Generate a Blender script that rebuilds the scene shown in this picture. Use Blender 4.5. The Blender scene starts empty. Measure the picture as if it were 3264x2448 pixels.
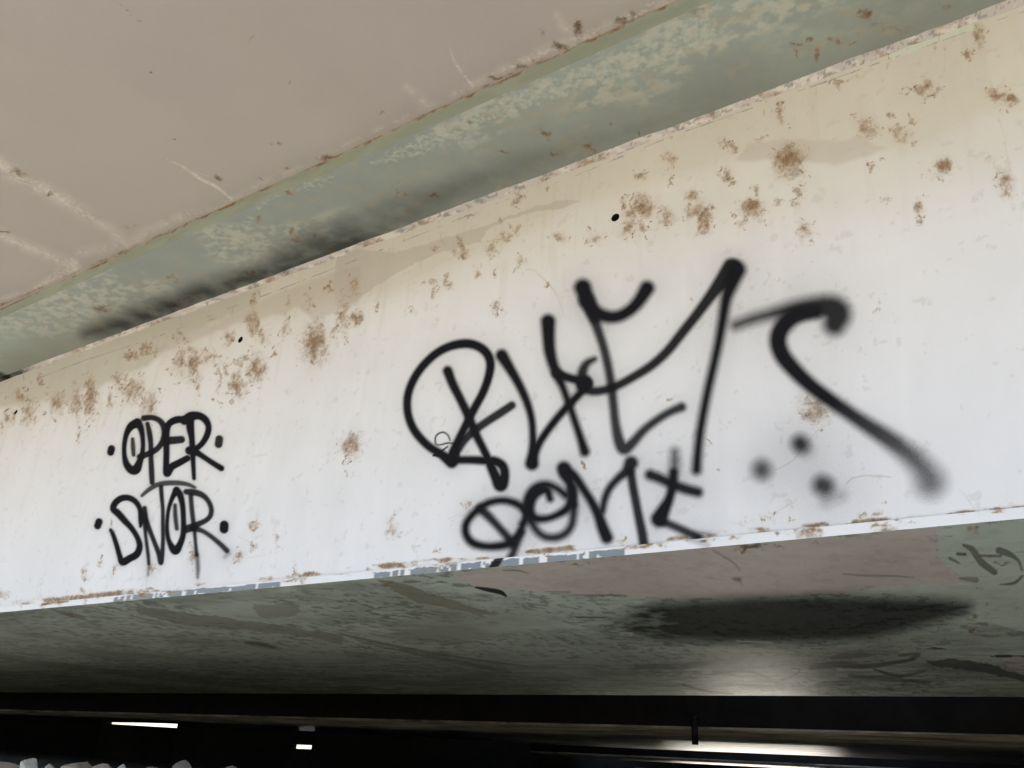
import bpy, math, random
import numpy as np
from mathutils import Matrix, Vector

# ------------------------------------------------------------------ camera, world, sun, exposure
EYE = 1.6                                    # eye height above the low bank
F = 2734.0                                   # focal length in survey units (frame 3264 x 2448)
U = np.array([0.06335085, 0.90501216, 0.42064197])      # world up seen from the camera
A = np.array([-0.82786484, -0.18772928, 0.52858068])    # along the bridge (to the left)
T = np.array([0.55733875, -0.38172073, 0.73733493])     # across the bridge (away)
sc = bpy.context.scene
cam = bpy.data.cameras.new('camera'); cam.sensor_width = 36; cam.lens = 36*F/3264; cam.clip_end = 3000; cam.clip_start = 0.02
co = bpy.data.objects.new('camera', cam); sc.collection.objects.link(co); sc.camera = co
M = Matrix(((-A[0], -A[1], A[2], 0), (T[0], T[1], -T[2], 0), (U[0], U[1], -U[2], 0), (0, 0, 0, 1)))
co.matrix_world = Matrix.Translation((0, 0, EYE)) @ M.to_3x3().to_4x4()
SUN_EL, SUN_AZ = math.radians(70), math.radians(8)       # azimuth from +Y (far side of the bridge)
w = bpy.data.worlds.new('World'); sc.world = w; w.use_nodes = True
nt = w.node_tree; nt.nodes.clear()
sky = nt.nodes.new('ShaderNodeTexSky'); sky.sky_type = 'NISHITA'; sky.sun_disc = False
sky.sun_elevation = SUN_EL; sky.sun_rotation = SUN_AZ; sky.air_density = 1.0; sky.dust_density = 2.0
bg = nt.nodes.new('ShaderNodeBackground'); bg.inputs['Strength'].default_value = 0.15
wo = nt.nodes.new('ShaderNodeOutputWorld')
nt.links.new(sky.outputs[0], bg.inputs[0]); nt.links.new(bg.outputs[0], wo.inputs[0])
sl = bpy.data.lights.new('sun', 'SUN'); sl.energy = 5.0; sl.angle = math.radians(0.5); sl.color = (1, .95, .88)
so = bpy.data.objects.new('sun', sl); sc.collection.objects.link(so)
sd = Vector((math.sin(SUN_AZ)*math.cos(SUN_EL), math.cos(SUN_AZ)*math.cos(SUN_EL), math.sin(SUN_EL)))
so.rotation_euler = sd.to_track_quat('Z', 'Y').to_euler()
sc.view_settings.view_transform = 'Standard'; sc.view_settings.look = 'None'
sc.view_settings.exposure = 2.12; sc.view_settings.gamma = 1
sc.cycles.max_bounces = 10; sc.cycles.diffuse_bounces = 7
rng = np.random.default_rng(7); random.seed(7)

# ------------------------------------------------------------------ measures of the place (metres)
WEB_Y = 1.9                                  # face of the near box girder
H_BOT = EYE + 0.529; LIP = 0.023             # underside and thickness of its bottom plate
H_TOP = EYE + 1.828; FL_Y = 1.518; FL_T = 0.06   # top flange: underside, front edge, thickness
H_SOF = H_TOP + FL_T                         # deck soffit
G1 = 4.985                                   # back of near box
DECK_T = 0.24
BANK = EYE - 0.13

# ------------------------------------------------------------------ survey: photo measurements <-> points on a surface
def to_px(X, Y, Z):
    a, t, h = -X, Y, Z-EYE
    x = a*A[0]+t*T[0]+h*U[0]; y = a*A[1]+t*T[1]+h*U[1]; z = a*A[2]+t*T[2]+h*U[2]
    ok = z > 0.15
    z = np.where(ok, z, 1)
    return np.where(ok, 1632+F*x/z, -9e5), np.where(ok, 1224-F*y/z, -9e5)
def ray(x, y):
    r = np.array([x-1632, 1224-y, F]); return np.array([-(r@A), r@T, r@U])
def on_wall(x, y, Y): r = ray(x, y); return r*Y/r[1]+np.array([0, 0, EYE])
def on_level(x, y, Z): r = ray(x, y); return r*(Z-EYE)/r[2]+np.array([0, 0, EYE])
CROP = {'A1': (0, 0, 2.033), 'A2': (1088, 0, 2.033), 'A3': (2176, 0, 2.033), 'A4': (0, 816, 2.033), 'A5': (1088, 816, 2.033),
        'A6': (2176, 816, 2.033), 'B1': (0, 1632, 2.033), 'B2': (1088, 1632, 2.033), 'B3': (2176, 1632, 2.033),
        'D': (1450, 1400, 2.6333), 'O': (280, 1280, 4.424), 'N': (280, 1520, 4.424), 'F': (0, 0, 0.67770), 'S': (0, 0, 1.0)}
def cv(c, pts):
    ox, oy, s = CROP[c]; p = np.array(pts, float).copy(); p[:, 0] = ox+p[:, 0]/s; p[:, 1] = oy+p[:, 1]/s
    if p.shape[1] > 2: p[:, 2] /= s
    return p
def smooth(p, n=6):
    if len(p) < 3: return p
    q = np.vstack([2*p[0]-p[1], p, 2*p[-1]-p[-2]]); out = []
    for i in range(1, len(q)-2):
        for k in range(n):
            t = k/n
            out.append(.5*((2*q[i])+(-q[i-1]+q[i+1])*t+(2*q[i-1]-5*q[i]+4*q[i+1]-q[i+2])*t*t+(-q[i-1]+3*q[i]-3*q[i+1]+q[i+2])*t**3))
    out.append(q[-2]); return np.array(out)
LAT = rng.random((8, 257, 257)).astype(np.float32)
def vn(x, y, s, k=0):                        # value noise, 0..1
    x = np.asarray(x)/s; y = np.asarray(y)/s
    xi = np.floor(x).astype(int); yi = np.floor(y).astype(int); fx = x-xi; fy = y-yi
    fx = fx*fx*(3-2*fx); fy = fy*fy*(3-2*fy); L = LAT[k % 8]; xi %= 256; yi %= 256
    return (L[yi, xi]*(1-fx)+L[yi, xi+1]*fx)*(1-fy)+(L[yi+1, xi]*(1-fx)+L[yi+1, xi+1]*fx)*fy
def fbm(x, y, s, k=0): return (vn(x, y, s, k)*.5+vn(x, y, s/2.1, k+1)*.28+vn(x, y, s/4.3, k+2)*.15+vn(x, y, s/9, k+3)*.07)
def sstep(a, b, x): t = np.clip((x-a)/(b-a), 0, 1); return t*t*(3-2*t)
def stroke(px, py, pts, soft, dens=1.0, halo=0.10, curve=True):
    p = smooth(pts) if curve else pts
    out = np.zeros(px.shape, np.float32); r = p[:, 2].max()/2+(p[:, 3].max() if p.shape[1] == 5 else soft)*5+4
    idx = np.nonzero((px > p[:, 0].min()-r) & (px < p[:, 0].max()+r) & (py > p[:, 1].min()-r) & (py < p[:, 1].max()+r))[0]
    if not len(idx): return out
    x = px[idx]; y = py[idx]; best = np.full(len(idx), 1e9)
    if p.shape[1] == 5:                      # width, softness and density change along the stroke
        v = np.zeros(len(idx))
        for a, b in zip(p[:-1], p[1:]):
            d = b[:2]-a[:2]; L = max(d@d, 1e-9); t = np.clip(((x-a[0])*d[0]+(y-a[1])*d[1])/L, 0, 1); so_ = a[3]+t*(b[3]-a[3])
            e = np.hypot(x-a[0]-t*d[0], y-a[1]-t*d[1])-(a[2]+t*(b[2]-a[2]))/2
            v = np.maximum(v, np.maximum((1-sstep(-so_, so_, e))*(a[4]+t*(b[4]-a[4])), .07*np.exp(-np.maximum(e, 0)/(2*so_))*(e > -so_)))
        out[idx] = v; return out
    for a, b in zip(p[:-1], p[1:]):
        d = b[:2]-a[:2]; L = max(d@d, 1e-9); t = np.clip(((x-a[0])*d[0]+(y-a[1])*d[1])/L, 0, 1)
        e = np.hypot(x-a[0]-t*d[0], y-a[1]-t*d[1])-(a[2]+t*(b[2]-a[2]))/2
        best = np.minimum(best, e)
    v = (1-sstep(-soft, soft, best))*dens
    if halo: v = np.maximum(v, halo*np.exp(-np.maximum(best, 0)/(2.2*soft+2))*(best > -soft))
    out[idx] = v; return out
def inpoly(px, py, poly, rag=0, s=40, k=0):
    out = np.zeros(px.shape, bool); r = rag*2+2
    idx = np.nonzero((px > poly[:, 0].min()-r) & (px < poly[:, 0].max()+r) & (py > poly[:, 1].min()-r) & (py < poly[:, 1].max()+r))[0]
    if not len(idx): return out
    x = px[idx]; y = py[idx]
    if rag: x, y = x+(fbm(x, y, s, k)-.5)*4*rag, y+(fbm(x, y, s, k+3)-.5)*4*rag
    c = np.zeros(len(idx), bool); n = len(poly)
    for i in range(n):
        x1, y1 = poly[i][:2]; x2, y2 = poly[(i+1) % n][:2]
        if y1 == y2: continue
        c ^= ((y1 > y) != (y2 > y)) & (x < (x2-x1)*(y-y1)/(y2-y1)+x1)
    out[idx] = c; return out
def spots(px, py, lst, grow=1.55):
    out = np.zeros(px.shape, np.float32); px, py = px+(fbm(px, py, 24, 2)-.5)*44, py+(fbm(px, py, 26, 5)-.5)*44
    for c, L in lst:
        for q in L:
            ox, oy, s = CROP[c]; x0 = ox+q[0]/s; y0 = oy+q[1]/s; rx = q[2]/s*grow; ry = q[3]/s*grow; st = q[4] if len(q) > 4 else .85
            idx = np.nonzero((abs(px-x0) < 2.6*rx) & (abs(py-y0) < 2.6*ry))[0]
            if len(idx): out[idx] = np.maximum(out[idx], st*np.exp(-((px[idx]-x0)/rx)**2-((py[idx]-y0)/ry)**2))
    return out

# ------------------------------------------------------------------ materials
def mat(name):
    m = bpy.data.materials.new(name); m.use_nodes = True; n = m.node_tree.nodes
    return m, m.node_tree, n, n['Principled BSDF']
def painted(name, rough=.5, mottle=.06, fine=90, bump=.15, dirt=0.0, rustcol=(.20, .118, .058), spec=.35, palecol=(.66, .61, .52)):
    """colour from the 'paint' attribute; rust, pale salts and spray paint from their own attributes, all broken up by noise"""
    m, t, n, b = mat(name); L = t.links.new
    def att(a): q = n.new('ShaderNodeAttribute'); q.attribute_name = a; return q
    def math_(op, a, b_=None, c=None, clamp=False):
        q = n.new('ShaderNodeMath'); q.operation = op; q.use_clamp = clamp
        for i, v in enumerate((a, b_, c)):
            if v is None: continue
            if isinstance(v, (int, float)): q.inputs[i].default_value = v
            else: L(v, q.inputs[i])
        return q.outputs[0]
    def noise(s, d=6, r=.6, dist=0, sc_=None):
        q = n.new('ShaderNodeTexNoise'); q.inputs['Scale'].default_value = s; q.inputs['Detail'].default_value = d
        q.inputs['Roughness'].default_value = r; q.inputs['Distortion'].default_value = dist; L(vec, q.inputs['Vector']); return q.outputs['Fac']
    def mix(f, a, b_):
        q = n.new('ShaderNodeMix'); q.data_type = 'RGBA'
        L(f, q.inputs[0])
        for i, v in ((6, a), (7, b_)):
            if isinstance(v, tuple): q.inputs[i].default_value = (*v, 1)
            else: L(v, q.inputs[i])
        return q.outputs[2]
    g = n.new('ShaderNodeNewGeometry'); vec = g.outputs['Position']
    col = att('paint').outputs['Color']
    n1 = noise(3.2, 5); n2 = noise(fine, 5, .65); n3 = noise(fine*3, 3, .6)
    v = math_('MULTIPLY_ADD', math_('SUBTRACT', n1, .5), mottle*3, math_('MULTIPLY_ADD', math_('SUBTRACT', n2, .5), mottle*1.2, 1.0))
    sc_ = n.new('ShaderNodeVectorMath'); sc_.operation = 'SCALE'; L(col, sc_.inputs[0]); L(v, sc_.inputs[3]); col = sc_.outputs[0]
    if dirt:
        q = math_('MULTIPLY', math_('SUBTRACT', noise(fine*.55, 6, .7), .62), 9, clamp=True)
        col = mix(math_('MULTIPLY', q, dirt), col, (.10, .095, .075))
    pale = att('pale').outputs['Fac']
    pf = math_('MULTIPLY', math_('ADD', pale, math_('MULTIPLY_ADD', n2, 2.2, -1.55)), 2.2, clamp=True)
    pf = math_('MULTIPLY', pf, math_('MULTIPLY', pale, 2.0, clamp=True))
    col = mix(math_('MULTIPLY', pf, .8), col, palecol)
    r = att('rust').outputs['Fac']
    rn = math_('MULTIPLY_ADD', noise(fine*.42, 8, .78), 3.4, -1.72)
    rf = math_('MULTIPLY', math_('ADD', math_('ADD', r, rn), -.36), 1.25, clamp=True)
    rf = math_('MULTIPLY', rf, math_('MULTIPLY', r, 3.0, clamp=True))
    halo = math_('MULTIPLY', math_('POWER', r, 1.5), .62, clamp=True)
    rc = mix(math_('MULTIPLY', math_('SUBTRACT', n3, .35), 3, clamp=True), tuple(.42*c for c in rustcol), tuple(1.2*c for c in rustcol))
    col = mix(halo, col, (.41, .29, .175)); col = mix(math_('MULTIPLY', rf, .84), col, rc)
    s = att('spray').outputs['Fac']
    sg = math_('ADD', s, math_('MULTIPLY', math_('SUBTRACT', noise(fine*9, 2, .8), .5), math_('MULTIPLY', math_('MULTIPLY', s, math_('SUBTRACT', 1.0, s)), 3.0)), clamp=True)
    col = mix(sg, col, (.0095, .0095, .0115))
    L(col, b.inputs['Base Color'])
    rr = math_('MULTIPLY_ADD', n1, .25, rough-.1); L(math_('ADD', math_('MULTIPLY_ADD', sg, .4, rr), math_('MULTIPLY', rf, .3)), b.inputs['Roughness'])
    L(math_('MULTIPLY', math_('MULTIPLY_ADD', sg, -.9, 1.0), spec), b.inputs['Specular IOR Level'])
    bp = n.new('ShaderNodeBump'); bp.inputs['Strength'].default_value = bump; bp.inputs['Distance'].default_value = .004
    L(math_('ADD', math_('MULTIPLY', n1, .8), math_('ADD', math_('MULTIPLY', n2, .25), math_('MULTIPLY', rf, .6))), bp.inputs['Height']); L(bp.outputs[0], b.inputs['Normal'])
    return m
def plain(name, ca, cb, scale=6, rough=.85, bump=.3, dist=.02, stretch=(1, 1, 1), sharp=2.0, mid=.5):
    m, t, n, b = mat(name); L = t.links.new
    tc = n.new('ShaderNodeNewGeometry'); mp = n.new('ShaderNodeMapping'); mp.inputs['Scale'].default_value = stretch
    L(tc.outputs['Position'], mp.inputs[0])
    q = n.new('ShaderNodeTexNoise'); q.inputs['Scale'].default_value = scale; q.inputs['Detail'].default_value = 8; q.inputs['Roughness'].default_value = .65
    q.inputs['Distortion'].default_value = .6
    L(mp.outputs[0], q.inputs[0])
    r = n.new('ShaderNodeMapRange'); r.inputs[1].default_value = mid-.5/sharp; r.inputs[2].default_value = mid+.5/sharp; L(q.outputs['Fac'], r.inputs[0])
    x = n.new('ShaderNodeMix'); x.data_type = 'RGBA'; x.inputs[6].default_value = (*ca, 1); x.inputs[7].default_value = (*cb, 1)
    L(r.outputs[0], x.inputs[0]); L(x.outputs[2], b.inputs['Base Color']); b.inputs['Roughness'].default_value = rough
    bp = n.new('ShaderNodeBump'); bp.inputs['Strength'].default_value = bump; bp.inputs['Distance'].default_value = dist
    L(q.outputs['Fac'], bp.inputs['Height']); L(bp.outputs[0], b.inputs['Normal'])
    return m
M_WEB = painted('weathered_white_paint', .50, .035, 85, .10)
M_LIP = painted('plate_edge_paint', .42, .05, 120, .25)
M_FLANGE = painted('flaking_green_paint', .6, .10, 60, .3, rustcol=(.15, .085, .05), palecol=(.47, .49, .395))
M_UNDER = painted('mottled_underside_paint', .44, .16, 26, .3, dirt=.55, rustcol=(.2, .11, .06))
M_SOFFIT = painted('soffit_paint', .75, .04, 70, .25, rustcol=(.13, .09, .06))
M_DARK = plain('shade_dark_steel', (.010, .010, .013), (.022, .022, .024), 3, .8)  # near-black colour holds the deep shade under the bridge
M_STREAK = plain('streaked_green_underside', (.045, .05, .04), (.52, .50, .43), 2.2, .30, .3, .01, (.55, 2.2, 1), 3.4, .5)  # long pale and dark streaks along the plate
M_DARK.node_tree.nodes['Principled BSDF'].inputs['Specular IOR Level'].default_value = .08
M_CONC = plain('old_concrete', (.26, .25, .23), (.40, .385, .35), 5, .9)
M_PALE = plain('bounce_pale_concrete', (.64, .62, .57), (.78, .76, .70), 5, .9)  # pale tone for the added slabs that bounce sunlight
M_BLACKOUT = plain('blackout_concrete', (.012, .012, .012), (.03, .03, .03), 5, .95)  # darkness of the unlit space put into the wall colour
M_BANK = plain('gravel_bank', (.44, .395, .325), (.62, .565, .48), 9, .95, 1.0, .03)
M_SOIL = plain('shade_dark_soil', (.012, .011, .009), (.03, .027, .023), 7, .95, .8, .03)  # under-bridge shade put into the soil colour
M_ABSORB = plain('absorber_grass', (.11, .09, .05), (.22, .18, .11), 4, .95, 1.0, .05)  # dark tone for the added field that soaks up bounce
M_ROCK = plain('riprap_stone', (.13, .10, .075), (.30, .25, .20), 9, .92, .9, .012)
M_ROCK2 = plain('pale_stone', (.26, .255, .22), (.42, .41, .36), 10, .9, .7, .01)
M_ROCK3 = plain('shaded_stone', (.07, .065, .055), (.15, .135, .115), 9, .92, .9, .012)  # riprap colour darkened for stones lying in shade
M_PIPE = plain('blackened_pipe', (.003, .003, .003), (.006, .006, .006), 30, .7)

# ------------------------------------------------------------------ mesh helpers
def link(o, parent=None):
    sc.collection.objects.link(o)
    if parent is not None: o.parent = parent
    return o
def thing(name, label, cat, group=None, loc=(0, 0, 0)):
    o = link(bpy.data.objects.new(name, None)); o.location = loc; o['label'] = label; o['category'] = cat
    if group: o['group'] = group
    o.empty_display_size = .2; return o
class Patch:
    """collects vertices, quads and per-vertex paint into one mesh"""
    def __init__(s): s.V = []; s.Q = []; s.col = []; s.at = {k: [] for k in ('rust', 'pale', 'spray')}; s.n = 0
    def add(s, V, Q, col=(.3, .3, .3), rust=0, pale=0, spray=0):
        V = np.asarray(V, float); k = len(V)
        s.V.append(V); s.Q.append(np.asarray(Q, int)+s.n); s.n += k
        s.col.append(np.broadcast_to(np.asarray(col, float), (k, 3)))
        for nm, v in (('rust', rust), ('pale', pale), ('spray', spray)): s.at[nm].append(np.broadcast_to(np.asarray(v, float), (k,)))
    def box(s, x0, x1, y0, y1, z0, z1, col=(.3, .3, .3), skip=''):
        V = [(x, y, z) for x in (x0, x1) for y in (y0, y1) for z in (z0, z1)]
        f = {'l': (0, 1, 3, 2), 'r': (4, 6, 7, 5), 'f': (0, 4, 5, 1), 'b': (2, 3, 7, 6), 'd': (0, 2, 6, 4), 'u': (1, 5, 7, 3)}
        s.add(V, [f[k] for k in f if k not in skip], col)
    def build(s, name, m, parent=None, faces=None, loc=(0, 0, 0)):
        V = np.vstack(s.V)-np.asarray(loc); up = parent
        while up is not None: V = V-np.array(up.location); up = up.parent
        Q = np.vstack(s.Q); col = np.vstack(s.col); at = {k: np.concatenate(v) for k, v in s.at.items()}
        if faces is not None: Q = Q[faces]
        used, inv = np.unique(Q.ravel(), return_inverse=True)
        V = V[used]; col = col[used]; Q = inv.reshape(-1, 4)
        me = bpy.data.meshes.new(name)
        me.vertices.add(len(V)); me.vertices.foreach_set('co', V.astype(np.float32).ravel())
        me.loops.add(Q.size); me.loops.foreach_set('vertex_index', Q.astype(np.int32).ravel())
        me.polygons.add(len(Q)); me.polygons.foreach_set('loop_start', np.arange(0, Q.size, 4, dtype=np.int32))
        try: me.polygons.foreach_set('loop_total', np.full(len(Q), 4, np.int32))
        except Exception: pass
        me.update(calc_edges=True)
        c = me.attributes.new('paint', 'FLOAT_COLOR', 'POINT'); c.data.foreach_set('color', np.hstack([col, np.ones((len(V), 1))]).astype(np.float32).ravel())
        for k in at: me.attributes.new(k, 'FLOAT', 'POINT').data.foreach_set('value', at[k][used].astype(np.float32))
        me.materials.append(m); o = link(bpy.data.objects.new(name, me), parent); o.location = loc; return o
def grid(us, vs, fn, flip=False):
    u, v = np.meshgrid(us, vs); V = fn(u.ravel(), v.ravel()); nu, nv = len(us), len(vs)
    i = (np.arange(nv-1)[:, None]*nu+np.arange(nu-1)[None]).ravel()
    Q = np.stack([i, i+1, i+nu+1, i+nu], 1)
    return np.stack(V, 1), (Q[:, ::-1] if flip else Q)
def box_obj(name, m, x0, x1, y0, y1, z0, z1, parent=None, skip=''):
    p = Patch(); p.box(x0, x1, y0, y1, z0, z1, skip=skip); return p.build(name, m, parent)

# columns along the bridge: close together in the stretch seen, wide beyond
def cols(fn, x0, x1, step):
    v = sorted(fn(x)[0] for x in np.arange(x0, x1, step)); return np.array(v)
xw = cols(lambda x: on_wall(x, 1250, WEB_Y), -60, 3760, 2.9)
xw = np.concatenate([np.linspace(-60, xw[0]-.3, 90), xw, np.linspace(xw[-1]+.03, 7, 120)])

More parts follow.
